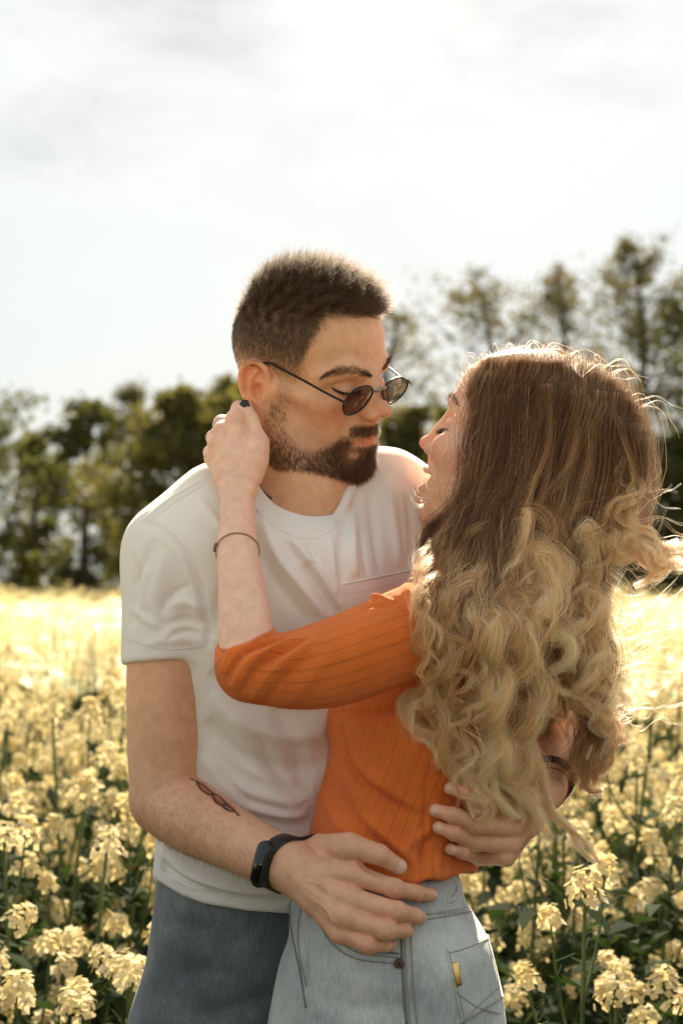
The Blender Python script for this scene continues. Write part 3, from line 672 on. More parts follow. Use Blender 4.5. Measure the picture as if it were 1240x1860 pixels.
# soft belly of cloth hanging forward
FS.ell(W(470, 1560, 60), rr([150, 120, 70]), .03)
FS.ell(W(560, 1060, 120), rr([120, 90, 110]), .04)
def shirt_folds(F):
    t = lambda pts: F.trace([p[0] for p in pts], [p[1] for p in pts])[0]
    L = []
    def g(pts, amp, w, n=16):
        pts = spline(pts, n); L.append((t(pts), amp / 1000, w / 1000))
    g([(262, 948), (300, 965), (342, 1015), (365, 1075), (375, 1130), (379, 1180)], -4.5, 4.5)
    g([(285, 962), (330, 1010), (352, 1070), (362, 1130)], 2.5, 7)
    g([(253, 950), (310, 905), (372, 868)], 1.6, 2.2)
    g([(262, 958), (318, 913), (378, 878)], -1.8, 2.6)
    g([(470, 930), (500, 1005), (545, 1065), (600, 1132)], 5.5, 7)
    g([(455, 945), (480, 1020), (520, 1080), (570, 1140)], -4.5, 8)
    g([(520, 985), (560, 1040), (592, 1090), (612, 1130)], -4.5, 6)
    g([(525, 975), (575, 1035), (618, 1105)], 4, 6)
    g([(626, 945), (620, 1000), (622, 1060)], -4, 6); g([(642, 930), (640, 990), (645, 1050)], 4, 7)
    g([(672, 880), (680, 960), (690, 1040)], -4, 8); g([(700, 860), (712, 940), (725, 1030)], 4, 9); g([(738, 870), (748, 950), (750, 1030)], -3.5, 8)
    g([(540, 1030), (556, 1018), (568, 1026)], 3, 4)
    g([(400, 960), (415, 1040), (395, 1110), (385, 1160)], -5, 9); g([(445, 920), (440, 990), (470, 1060)], 3, 8)
    g([(402, 940), (440, 1000), (470, 1090)], -3, 5); g([(360, 905), (400, 960), (410, 1040)], 2.5, 6); g([(655, 960), (662, 1010), (668, 1045)], -3, 4); g([(600, 975), (606, 1030), (615, 1080)], 2.5, 4); g([(560, 985), (580, 1030)], -2.5, 4)
    g([(400, 1205), (470, 1245), (560, 1262)], -3.5, 6); g([(385, 1345), (450, 1395), (540, 1425)], 3.5, 7); g([(470, 1330), (500, 1400), (548, 1450)], -3, 6); g([(395, 1395), (450, 1450), (520, 1470)], -3.5, 6)
    g([(310, 1590), (350, 1612), (400, 1622)], 3, 4); g([(420, 1600), (480, 1612), (515, 1612)], -3, 5)
    # sleeve
    g([(250, 985), (262, 1050), (252, 1120)], 2.5, 6); g([(350, 1060), (318, 1075), (290, 1110)], -3, 4.5); g([(365, 1150), (330, 1148), (300, 1165)], -3, 4); g([(280, 980), (262, 1030), (240, 1070)], -2.5, 6); g([(235, 1100), (270, 1130), (300, 1140)], 2, 5)
    g([(372, 1110), (340, 1095), (300, 1100)], 3, 6); g([(374, 1135), (335, 1125), (285, 1140)], -3, 6); g([(370, 1168), (320, 1160), (262, 1172)], 2, 6)
    g([(300, 1000), (285, 1060), (265, 1110)], 2, 9); g([(330, 1040), (305, 1090), (290, 1150)], -2, 8); g([(245, 1010), (250, 1080), (240, 1140)], -1.5, 8)
    # lower body
    g([(385, 1215), (440, 1262), (520, 1290), (600, 1290)], -6, 13); g([(380, 1262), (440, 1310), (520, 1340), (592, 1330)], 6, 13)
    g([(372, 1310), (430, 1370), (520, 1400), (590, 1390)], -6, 14); g([(362, 1372), (430, 1430), (520, 1455), (575, 1440)], 5, 12)
    g([(420, 1300), (470, 1400), (540, 1490)], 4, 12); g([(500, 1290), (540, 1370), (560, 1460)], -4, 12)
    g([(450, 1465), (510, 1480), (560, 1478)], 5, 7); g([(440, 1480), (510, 1498), (560, 1500)], -5, 6)
    g([(300, 1550), (340, 1585), (420, 1612), (500, 1622)], 5, 8); g([(298, 1568), (345, 1606), (430, 1632), (520, 1640)], -4.5, 7)
    g([(310, 1540), (360, 1570), (430, 1590)], -4, 7); g([(300, 1530), (296, 1580)], 3, 8)
    for q, a, w in L: F.ridge(q, a * 1.35, w * .82)
shirt_folds(FS)
# hems: sleeve end, lower edge, neck opening, hollow round the arm
HEM = lambda P: 0
def hem_z(P):
    x = P[:, 0] * D / (D + P[:, 1]) / S + 620
    y = np.interp(x, [250, 292, 330, 370, 450, 520, 640], [1575, 1603, 1626, 1641, 1654, 1659, 1662])
    zt = H - (y - 1065) * S * (D + P[:, 1]) / D
    return (P[:, 2] - zt)
FS.add(lambda P: hem_z(P), W(200, 1720, 300), W(760, 1540, -260), 's', .003)
NECK_RING = spline(np.array([W(455, 866, 60), W(468, 906, 90), W(503, 946, 110), W(556, 967, 122), W(598, 950, 104), W(624, 912, 66), W(634, 868, 18), W(620, 846, -48), W(560, 836, -88), W(480, 840, -35)]), 60, closed=True)
NECK_C = NECK_RING.mean(0)
# the opening is everything inside the ring, seen along its axis
_q = NECK_RING - NECK_C; _u, _s, _vt = np.linalg.svd(_q); NECK_N = _vt[2] * np.sign(_vt[2][2])
NECK_FR = Frame(np.stack([_vt[0], np.cross(NECK_N, _vt[0]), NECK_N], 1), NECK_C)
_rl = NECK_FR.l(NECK_RING); _ra = np.arctan2(_rl[:, 1], _rl[:, 0]); _o = np.argsort(_ra)
def neck_hole(P):
    a = np.arctan2(P[:, 1], P[:, 0]); per = 2 * np.pi
    r = np.interp(a, _ra[_o], np.hypot(_rl[_o, 0], _rl[_o, 1]), period=per); h = np.interp(a, _ra[_o], _rl[_o, 2], period=per)
    return np.maximum(np.hypot(P[:, 0], P[:, 1]) - r + .001, -(P[:, 2] - h + .016))
FS.add(neck_hole, (-.13, -.13, -.05), (.13, .13, .14), 's', .003, NECK_FR)
def collar(F):
    """ribbed neckband standing a little proud"""
    P = NECK_RING + (NECK_RING - NECK_C) * .045
    F.tubeq(np.vstack([P, P[:1]]), np.full(61, .0062), .003)
collar(FS)

# ---- his body (one surface): head, neck, torso kept inside the shirt, arms, hands
FM = Field(.00135)
# ---- her sweater and jeans
SW_ROWS = [(985, 925, 60, 70, 120), (1028, 918, 100, 120, 128), (1075, 905, 140, 190, 130), (1150, 890, 165, 222, 140), (1240, 845, 180, 222, 150), (1300, 801, 194, 212, 155),
           (1380, 775, 180, 200, 158), (1460, 741, 167, 192, 160), (1530, 717, 157, 198, 160), (1572, 716, 152, 206, 160), (1606, 728, 136, 196, 160)]
W_ARM = [(858, 1130, 330, 84), (770, 1140, 365, 84), (690, 1172, 385, 83), (600, 1205, 392, 80), (520, 1218, 392, 70), (455, 1212, 388, 58)]
W_FORE = [(455, 1212, 388, 50), (447, 1150, 362, 51), (440, 1080, 318, 44), (432, 1010, 268, 38), (431, 950, 225, 33), (431, 900, 190, 30)]
FW = Field(.0017)
FW.loft(rows_px(SW_ROWS, 0))
FW.ell(W(690, 1210, 130), rr([95, 95, 110]), .05)                     # bust, against his chest
tube_px(FW, W_ARM, .028)
tube_px(FW, [(455, 1212, 388, 61), (447, 1172, 372, 57), (446, 1150, 362, 54)], .012)
FW.ell(W(905, 1080, 160), rr([130, 70, 190]), .04)
def sweater_folds(F):
    t = lambda pts: F.trace([p[0] for p in pts], [p[1] for p in pts])[0]
    L = []
    def g(pts, amp, w, n=14): L.append((t(spline(pts, n)), amp / 1000, w / 1000))
    g([(402, 1222), (425, 1178), (470, 1155), (500, 1152)], 3.5, 5); g([(410, 1238), (440, 1190), (490, 1168), (520, 1158)], -3.2, 3.5)
    g([(420, 1250), (452, 1200), (510, 1172), (548, 1158)], 4, 5.5); g([(436, 1264), (470, 1212), (520, 1180), (560, 1160)], -3.5, 4)
    g([(455, 1274), (492, 1222), (540, 1185), (580, 1158)], 3, 6); g([(480, 1280), (520, 1228), (565, 1190)], -2.5, 5)
    g([(520, 1285), (570, 1225), (610, 1180)], 2, 8)
    g([(650, 1098), (664, 1088), (690, 1086), (715, 1092)], 4, 4); g([(655, 1108), (680, 1098), (715, 1104)], -3, 3.5)
    g([(735, 1060), (748, 1082), (770, 1100)], 3, 6); g([(700, 1080), (735, 1110), (780, 1125)], -2.5, 7)
    g([(605, 1296), (680, 1290), (745, 1278), (790, 1262)], -6, 6)                       # under the arm
    g([(615, 1320), (640, 1400), (690, 1445), (760, 1490)], -5, 8); g([(630, 1365), (680, 1420), (765, 1470)], 4, 9)
    g([(585, 1440), (610, 1490), (640, 1520)], 3, 9); g([(600, 1420), (650, 1490), (700, 1545), (745, 1580)], -4, 9); g([(640, 1470), (700, 1520), (760, 1575)], 5, 8)
    g([(776, 1390), (772, 1450), (768, 1530), (762, 1600)], -2.5, 3)
    g([(790, 1500), (760, 1520), (735, 1545), (728, 1580)], 4, 6); g([(790, 1520), (770, 1540), (758, 1575)], -4, 5); g([(800, 1550), (790, 1575), (800, 1596)], 3, 6)
    g([(780, 1300), (830, 1380), (850, 1450)], -4, 10); g([(720, 1300), (760, 1360), (800, 1400)], 3, 10)
    for q, a, w in L: F.ridge(q, a * 1.3, w * .82)
sweater_folds(FW)
def sw_hem(P):
    x = P[:, 0] * D / (D + P[:, 1]) / S + 620
    y = np.interp(x, [540, 640, 700, 745, 800, 835, 870, 900], [1560, 1585, 1596, 1606, 1598, 1590, 1582, 1580]) + 3 * np.sin(x / 9.0)
    return P[:, 2] - (H - (y - 1065) * S * (D + P[:, 1]) / D)
FW.add(sw_hem, W(440, 1700, 420), W(1000, 1540, -200), 's', .006)
# opening of the cuff
FW.add((lambda c, n: (lambda P: -((P - c) @ n)))(W(446, 1152, 362), np.array([-.36, -.25, 1.0]) / 1.092), W(370, 1215, 500), W(530, 1060, 250), 's', .003)
tube_px(FW, [(450, 1180, 374, 49), (446, 1130, 352, 51)], .002, op='s')

FJ = Field(.0022)
J_ROWS = [(1575, 700, 128, 178, 160), (1600, 694, 142, 186, 160), (1640, 688, 160, 212, 160), (1700, 704, 180, 232, 160), (1760, 703, 198, 238, 160), (1860, 702, 216, 240, 155), (1930, 700, 218, 236, 150), (2010, 690, 200, 225, 150)]
FJ.loft(rows_px(J_ROWS, 0), n=2.25)
for s in (-1, 1):
    FJ.chain([W(690, 1960, 150 + s * 105), W(650, 2500, 150 + s * 100), W(640, 3080, 150 + s * 95)], [rr(125), rr(80), rr(62)], .05)
def jeans_folds(F):
    t = lambda pts: F.trace([p[0] for p in pts], [p[1] for p in pts])[0]; L = []
    def g(pts, amp, w, n=14): L.append((t(spline(pts, n)), amp / 1000, w / 1000))
    g([(538, 1660), (550, 1740), (556, 1800)], -4, 7); g([(556, 1670), (570, 1760), (575, 1850)], 3, 9)
    g([(560, 1800), (640, 1830), (740, 1826)], -2.5, 9); g([(600, 1760), (680, 1790), (740, 1800)], 2, 9)
    g([(770, 1760), (800, 1800), (815, 1850)], -2, 7)
    for q, a, w in L: F.ridge(q, a, w)
jeans_folds(FJ)
FK = Field(.0024)
K_ROWS = [(1560, 468, 178, 142, -10), (1650, 462, 184, 146, -10), (1750, 458, 194, 152, -10), (1860, 452, 202, 156, -12), (1940, 450, 204, 156, -15)]
FK.loft(rows_px(K_ROWS, 25), n=2.2)
for s in (-1, 1):
    FK.chain([W(450 + s * 85, 1900, -15 - s * 40), W(470 + s * 90, 2500, -10 - s * 50), W(470 + s * 95, 3080, -20 - s * 50)], [rr(118), rr(85), rr(66)], .05)
def kfolds(F):
    t = lambda pts: F.trace([p[0] for p in pts], [p[1] for p in pts])[0]; L = []
    def g(pts, amp, w, n=14): L.append((t(spline(pts, n)), amp / 1000, w / 1000))
    g([(300, 1665), (380, 1690), (470, 1715)], -4, 10); g([(290, 1700), (370, 1735), (460, 1750)], 3, 10); g([(350, 1850), (430, 1828), (500, 1800)], -5, 9)
    g([(300, 1800), (400, 1790), (500, 1750)], 3, 12)
    for q, a, w in L: F.ridge(q, a, w)
kfolds(FK)

# ---- hands and bodies
def onto(F, px, py, off):
    """the point off pixels in front of where the pixel's ray meets the cloth"""
    P, h = F.trace([px], [py]); P = P[0]; o = np.array([0, -D, H]); v = (o - P); v /= np.linalg.norm(v)
    return P + v * off * S
def cloth(px, py, off):
    a = onto(FW, px, py, off); b = onto(FJ, px, py, off)
    return a if a[1] < b[1] else b
def world_d(P): return -P[1] / S
def finger(F, P, r, k=.0022, nail=None):
    """P: list of world joints from inside the palm to the tip; r: radii in metres"""
    Q = []; Rr = []
    for i in range(len(P) - 1):
        for t in np.linspace(0, 1, 5)[:-1]:
            q = (1 - t) * P[i] + t * P[i + 1]; w = (1 - t) * r[i] + t * r[i + 1]
            if 0 < i: w -= .0009 * math.sin(math.pi * t)      # thinner between the joints
            Q.append(q); Rr.append(w)
    Q.append(P[-1]); Rr.append(r[-1])
    F.tubeq(np.array(Q), np.array(Rr), k)
NAILS = []     # (centre, axis, normal, length, width, hand)
def nail_of(P, r, view, ln=.0115, wd=.0085, back=.35, who='him'):
    ax = P[-1] - P[-2]; ax /= np.linalg.norm(ax)
    n = view - ax * (view @ ax); n /= np.linalg.norm(n)
    NAILS.append((P[-1] - ax * ln * back + n * (r[-1] - .0012), ax, n, ln, wd, who))
CAMV = np.array([0, -1.0, 0.0])

# his right hand, over her hip
wr = W(522, 1573, 345)
HR = {}
def rrw(r, P): return r * S * (D + P[1]) / D
def hand_from(F, wrist, wr_r, fingers, thumb, kpalm=.011):
    for P, r in fingers:
        m = wrist + (P[0] - wrist) * .12
        F.cone(m, P[0], wr_r * .66, r[0] * 1.12, kpalm)
    for P, r in fingers: finger(F, P, r)
    P, r = thumb; F.cone(wrist + (P[0] - wrist) * .2, P[0], wr_r * .62, r[0], kpalm); finger(F, P, r, k=.005)
def P3(F, l): return [F(*p) for p in l]
surf = lambda px, py, off: cloth(px, py, off)
fr_ = []
for pts, r in [([(640, 1588, 66), (716, 1614, 60), (757, 1622, 40), (783, 1626, 22)], [23, 18, 16, 12.5]),
               ([(628, 1630, 78), (722, 1656, 70), (752, 1664, 48), (762, 1668, 22)], [23, 18.5, 16.5, 13]),
               ([(622, 1665, 72), (702, 1690, 64), (734, 1690, 42), (740, 1690, 20)], [22, 18, 15.5, 12]),
               ([(618, 1694, 58), (668, 1716, 56), (700, 1717, 38), (710, 1716, 18)], [19.5, 16, 14, 11])]:
    P = [surf(*p) for p in pts]; P = [wr + (P[0] - wr) * .55] + P
    fr_.append((P, [rrw(x, q) for x, q in zip([24] + r, P)]))
tp = [(580, 1548, 60), (636, 1537, 66), (690, 1553, 52), (724, 1574, 28)]; Pt = [surf(*p) for p in tp]
Pt = [Pt[0]] + Pt[1:]; rt = [rrw(x, q) for x, q in zip([32, 26, 20, 15.5], Pt)]
HR = (fr_, (Pt, rt))
# his left hand, round her back
wl = W(990, 1428, 205)
fl_ = []
for pts, r in [([(925, 1462, 44), (872, 1448, 34), (838, 1438, 26), (818, 1432, 17)], [22, 17, 15, 12]),
               ([(930, 1502, 50), (862, 1496, 42), (820, 1480, 28), (791, 1472, 18)], [23, 18.5, 16.5, 13]),
               ([(926, 1532, 44), (862, 1528, 38), (822, 1512, 26), (797, 1503, 17)], [22, 18, 16, 12.5]),
               ([(918, 1556, 36), (868, 1556, 32), (838, 1548, 22), (818, 1542, 15)], [19, 15.5, 14, 11])]:
    P = []
    for (x, y, o) in pts:
        q = onto(FW, x, y, o)
        if q[1] > .02 or x > 900: q = W(x, y, 300 if x > 900 else 330)
        P.append(q)
    P[0] = W(pts[0][0], pts[0][1], 285); P = [wl + (P[0] - wl) * .55] + P
    fl_.append((P, [rrw(x, q) for x, q in zip([25] + r, P)]))
Pt2 = [W(962, 1424, 230), W(930, 1412, 270), W(905, 1405, 300), W(885, 1400, 318)]
HL = (fl_, (Pt2, [rrw(x, q) for x, q in zip([26, 21, 17, 13], Pt2)]))
def build_him(F):
    add_head(F, MH)
    tube_px(F, [(520, 770, -25, 78), (528, 820, -18, 82), (532, 880, -10, 84), (530, 940, -8, 96)], .03)
    F.cone(MH.w((20, 0, -60)), W(560, 900, 30), .035, .04, .03)                   # throat
    F.cone(MH.w((5, -58, -35)), W(578, 950, 55), .012, .010, .02)                 # neck muscle
    F.cone(MH.w((68, 0, -78)), MH.w((10, 0, -62)), .022, .04, .02)                # under the chin
    F.ell(W(540, 1000, 10), rr([150, 70, 76]), .03)
    chain_px(F, [(500, 910, 0, 34), (400, 945, 32, 38), (318, 1010, 55, 58)], .03)
    chain_px(F, [(590, 925, -45, 30), (700, 940, -82, 32), (800, 965, -110, 56)], .03)
    F.loft(rows_px([(980, 532, 200, 100, 0), (1160, 545, 215, 125, 5), (1400, 510, 170, 115, 0), (1560, 470, 140, 110, -10)], 25), .03)
    tube_px(F, ARM_R, .02); tube_px(F, ARM_L, .02)
    F.ell(W(276, 1462, 140), rr([30, 34, 34]), .02)                                  # point of the elbow
    for w, (fs, th), r in ((wr, HR, rrw(47, wr)), (wl, HL, rrw(40, wl))): hand_from(F, w, r, fs, th)
    # knuckles and tendons on the back of the right hand
    for (P, r) in HR[0]:
        n = CAMV; F.ell(P[1] + n * r[1] * .25, (r[1] * .95,) * 3, .006); F.ell(P[2] + n * r[2] * .12, (r[2] * 1.0,) * 3, .004)
        F.ridge(np.array([wr + n * .024, P[1] + n * r[1] * 1.0]), .0011, .0035)
    for (P, r) in HL[0]: F.ell(P[2] + CAMV * r[2] * .1, (r[2],) * 3, .004)
    # finger creases, veins
    for (P, r) in HR[0] + HL[0]:
        ax = P[3] - P[2]; ax /= np.linalg.norm(ax); sd = np.cross(ax, n := CAMV); sd /= np.linalg.norm(sd)
        for o_ in (-.0032, 0, .0032): c_ = P[2] + ax * o_ + n * r[2] * .98; F.ridge(np.array([c_ - sd * r[2] * .6, c_, c_ + sd * r[2] * .6]), -.0007, .0009, False)
        c_ = P[3] + n * r[3] * .98; F.ridge(np.array([c_ - sd * r[3] * .6, c_, c_ + sd * r[3] * .6]), -.0005, .0009, False)
    def tr(pts):
        return F.trace([p[0] for p in pts], [p[1] for p in pts])[0]
    for pts in ([(560, 1600), (590, 1612), (612, 1648)], [(556, 1625), (592, 1652), (606, 1680)], [(548, 1585), (575, 1600), (590, 1622)]):
        F.ridge(tr(spline(pts, 8)), .0015, .0017)
    F.ridge(tr(spline([(648, 1556), (664, 1578), (700, 1592)], 8)), -.002, .003)
build_him(FM)

# her body
FB = Field(.00145)
wf = W(431, 895, 188)
hf = []
for pts, r in [([(427, 762, 128), (434, 742, 92), (458, 745, 30), (490, 760, -40)], [17, 15, 13, 11]),
               ([(404, 785, 130), (402, 768, 90), (430, 765, 20), (470, 775, -55)], [17, 15, 13, 11]),
               ([(394, 808, 130), (388, 795, 88), (418, 792, 18), (455, 800, -60)], [16.5, 14.5, 13, 11]),
               ([(388, 832, 128), (382, 822, 88), (405, 820, 25), (440, 825, -40)], [16, 13.5, 12, 10])]:
    P = [W(*p) for p in pts]; P = [wf + (P[0] - wf) * .5] + P
    hf.append((P, [rrw(x, q) for x, q in zip([20] + r, P)]))
Pt3 = [W(462, 838, 140), W(468, 800, 134), W(456, 762, 122), W(446, 738, 114)]
HF = (hf, (Pt3, [rrw(x, q) for x, q in zip([22, 18, 15, 11.5], Pt3)]))
def build_her(F):
    add_head(F, WH, female=True, smile=True)
    F.cone(WH.w((-22, 0, -30)), W(905, 1010, 120), .052, .052, .03)
    F.cone(WH.w((20, 0, -62)), W(890, 1000, 130), .035, .04, .03)
    F.cone(WH.w((72, 0, -84)), WH.w((10, 0, -66)), .020, .036, .02)
    F.loft(rows_px([(1040, 905, 90, 120, 130), (1240, 845, 120, 150, 150), (1460, 741, 110, 130, 160), (1600, 700, 100, 140, 160)], 0), .03)
    tube_px(F, [(858, 1130, 320, 55), (690, 1172, 380, 56), (520, 1218, 388, 50), (455, 1212, 388, 46)], .02)
    tube_px(F, W_FORE, .01)
    hand_from(F, wf, rrw(31, wf), HF[0], HF[1], .010)
    F.cone(W(452, 860, 160), W(464, 812, 140), rr(24), rr(20), .012)
    for (P, r) in HF[0]: F.ell(P[1] + CAMV * r[1] * .2, (r[1] * .95,) * 3, .005)
    F.ell(W(452, 890, 196), rr([14, 22, 16]), .008)
build_her(FB)

# ------------------------------------------------------------------ the couple: meshes
him = tag(empty('person', (W(470, GZ, 0)[0], 0, 0)), 'bearded young man in white t-shirt and blue jeans looking down, hugging the woman', 'person')
her = tag(empty('person', (W(690, GZ, 160)[0], -.1, 0)), 'woman with long wavy blonde hair in ribbed orange sweater and light jeans', 'person')
def fin(o, parent):
    o.parent = parent; o.matrix_parent_inverse = mathutils.Matrix.Translation(parent.location).inverted(); return o
SKIN_M, SKIN_F = (.76, .445, .275), (.85, .55, .40)
mskin = make_skin('male_skin', .48, .6); fskin = make_skin('female_skin', .45, .3)
def paint_nails(V, c, who, col):
    for (p, ax, n, ln, wd, w) in NAILS:
        if w != who: continue
        q = V - p; a = q @ ax; b = q @ n; t = np.cross(ax, n); s_ = q @ t
        m = (np.abs(a / (ln * .5)) ** 3 + np.abs(s_ / (wd * .5)) ** 3 < 1) & (b > -.004)
        c[m] = col
def knuckle_red(V, c, pts, base, r=.011, w=.45):
    for p in pts:
        g = np.exp(-(((V - p) / r) ** 2).sum(1)) * w
        c[:] = c * (1 - g[:, None]) + np.array(base) * [1.02, .66, .55] * g[:, None]
V, Q = FM.finish(); L = MH.l(V)
hd = np.linalg.norm(L / np.array([110, 95, 135]), axis=1) < 1.15
c = np.tile(np.array(SKIN_M), (len(V), 1)); c[hd] = face_color(L[hd], SKIN_M)
# shaved sides: scalp shadow
knuckle_red(V, c, [P[i] for P, r in HR[0] + HL[0] for i in (1, 2, 3)], SKIN_M); knuckle_red(V, c, [HR[1][0][2]], SKIN_M)
def crease_color(V, c, fingers, base):  # crease shade put into the skin colour as thin dark lines
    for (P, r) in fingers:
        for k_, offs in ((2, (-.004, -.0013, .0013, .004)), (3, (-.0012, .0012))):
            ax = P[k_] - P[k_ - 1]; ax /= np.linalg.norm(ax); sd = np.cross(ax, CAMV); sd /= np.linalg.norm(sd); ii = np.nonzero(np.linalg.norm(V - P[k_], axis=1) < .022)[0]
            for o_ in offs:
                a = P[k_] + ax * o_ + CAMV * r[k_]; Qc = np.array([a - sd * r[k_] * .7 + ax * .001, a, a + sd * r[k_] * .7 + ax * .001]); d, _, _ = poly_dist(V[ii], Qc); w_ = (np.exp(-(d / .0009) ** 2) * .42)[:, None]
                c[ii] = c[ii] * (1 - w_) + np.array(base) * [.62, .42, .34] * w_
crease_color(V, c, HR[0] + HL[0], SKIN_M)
ob = fin(mesh_from('body', V, Q, mskin, col=c), him)
V, Q = FB.finish(); L = WH.l(V)
hd = np.linalg.norm(L / np.array([110, 95, 135]), axis=1) < 1.15
c = np.tile(np.array(SKIN_F), (len(V), 1)); c[hd] = face_color(L[hd], SKIN_F, True, False)
knuckle_red(V, c, [P[i] for P, r in HF[0] for i in (1, 2)], SKIN_F, .010, .5)
ob = fin(mesh_from('body', V, Q, fskin, col=c), her)

# cloth materials
def cloth_mat(name, base, dark, light, weave=2600, bump=.35, rough=.9, sheen=.3, nscale=9, trans=0):
    m, nt, N, L, b = new_mat(name); tc = N.new('ShaderNodeTexCoord')
    n = N.new('ShaderNodeTexNoise'); n.inputs['Scale'].default_value = nscale; n.inputs['Detail'].default_value = 8; L.new(tc.outputs['Object'], n.inputs['Vector'])
    r = N.new('ShaderNodeValToRGB'); e = r.color_ramp.elements; e[0].position = .3; e[0].color = (*dark, 1); e[1].position = .7; e[1].color = (*light, 1)
    L.new(n.outputs['Fac'], r.inputs[0]); L.new(r.outputs[0], b.inputs['Base Color'])
    b.inputs['Roughness'].default_value = rough; b.inputs['Sheen Weight'].default_value = sheen; b.inputs['Sheen Roughness'].default_value = .5
    b.inputs['Specular IOR Level'].default_value = .2
    n2 = N.new('ShaderNodeTexNoise'); n2.inputs['Scale'].default_value = weave; n2.inputs['Detail'].default_value = 2; L.new(tc.outputs['Object'], n2.inputs['Vector'])
    n3 = N.new('ShaderNodeTexNoise'); n3.inputs['Scale'].default_value = 70; n3.inputs['Detail'].default_value = 5; L.new(tc.outputs['Object'], n3.inputs['Vector'])
    ad = N.new('ShaderNodeMath'); ad.operation = 'MULTIPLY_ADD'; ad.inputs[1].default_value = 2.2; L.new(n3.outputs['Fac'], ad.inputs[0]); L.new(n2.outputs['Fac'], ad.inputs[2])
    bp = N.new('ShaderNodeBump'); bp.inputs['Strength'].default_value = bump; bp.inputs['Distance'].default_value = .0008
    L.new(ad.outputs[0], bp.inputs['Height']); L.new(bp.outputs[0], b.inputs['Normal'])
    return m, nt, N, L, b, r, bp, ad
shirt_m = cloth_mat('white_cotton', None, (.80, .755, .68), (.88, .835, .765))[0]
V, Q = FS.finish()
shirt_o = fin(mesh_from('t_shirt', V, Q, shirt_m), him)
swm, nt, N, L_, b, ramp, bp, ad = cloth_mat('orange_knit', None, (.72, .155, .024), (.88, .22, .042), weave=1500, bump=.6, sheen=.12, nscale=14)
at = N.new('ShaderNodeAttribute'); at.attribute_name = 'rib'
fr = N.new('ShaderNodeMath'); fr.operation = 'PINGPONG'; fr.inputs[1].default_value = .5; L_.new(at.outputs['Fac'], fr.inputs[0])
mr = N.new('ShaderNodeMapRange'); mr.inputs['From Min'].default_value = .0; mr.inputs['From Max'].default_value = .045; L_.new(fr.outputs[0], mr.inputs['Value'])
dk = N.new('ShaderNodeMixRGB'); dk.blend_type = 'MULTIPLY'; dk.inputs[0].default_value = .18  # shade of the knit openings, painted as darker lines along the ribs
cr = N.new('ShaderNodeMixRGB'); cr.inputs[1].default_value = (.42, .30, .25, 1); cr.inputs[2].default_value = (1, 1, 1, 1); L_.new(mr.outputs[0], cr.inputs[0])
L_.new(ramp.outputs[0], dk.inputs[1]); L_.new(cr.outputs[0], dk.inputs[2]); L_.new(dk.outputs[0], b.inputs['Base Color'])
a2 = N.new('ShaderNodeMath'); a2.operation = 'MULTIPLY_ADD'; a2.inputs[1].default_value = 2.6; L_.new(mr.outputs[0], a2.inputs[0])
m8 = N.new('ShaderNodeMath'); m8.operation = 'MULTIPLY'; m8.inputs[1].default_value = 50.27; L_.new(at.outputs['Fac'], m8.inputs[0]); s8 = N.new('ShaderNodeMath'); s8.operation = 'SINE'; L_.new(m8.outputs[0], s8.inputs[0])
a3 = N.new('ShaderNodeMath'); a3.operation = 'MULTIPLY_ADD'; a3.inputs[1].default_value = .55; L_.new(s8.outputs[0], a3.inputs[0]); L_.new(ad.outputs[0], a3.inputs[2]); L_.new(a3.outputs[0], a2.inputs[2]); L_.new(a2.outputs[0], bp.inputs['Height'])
V, Q = FW.finish()
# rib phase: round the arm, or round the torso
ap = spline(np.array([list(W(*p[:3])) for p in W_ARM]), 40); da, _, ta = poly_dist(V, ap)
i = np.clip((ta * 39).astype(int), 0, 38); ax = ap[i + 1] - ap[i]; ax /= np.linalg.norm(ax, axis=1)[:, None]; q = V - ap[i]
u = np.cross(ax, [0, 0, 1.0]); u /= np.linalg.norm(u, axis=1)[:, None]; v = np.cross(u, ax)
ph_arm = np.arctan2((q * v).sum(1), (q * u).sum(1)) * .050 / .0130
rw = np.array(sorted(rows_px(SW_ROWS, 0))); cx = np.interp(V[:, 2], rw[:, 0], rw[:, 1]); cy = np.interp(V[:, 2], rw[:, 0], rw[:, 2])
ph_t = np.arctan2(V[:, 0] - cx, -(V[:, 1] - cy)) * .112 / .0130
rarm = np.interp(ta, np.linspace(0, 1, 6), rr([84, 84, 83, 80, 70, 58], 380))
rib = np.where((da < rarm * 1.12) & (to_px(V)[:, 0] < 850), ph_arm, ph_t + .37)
sw_o = fin(mesh_from('sweater', V, Q, swm), her)
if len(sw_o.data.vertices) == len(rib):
    at_ = sw_o.data.attributes.new('rib', 'FLOAT', 'POINT'); at_.data.foreach_set('value', rib.astype(np.float32) + 40)

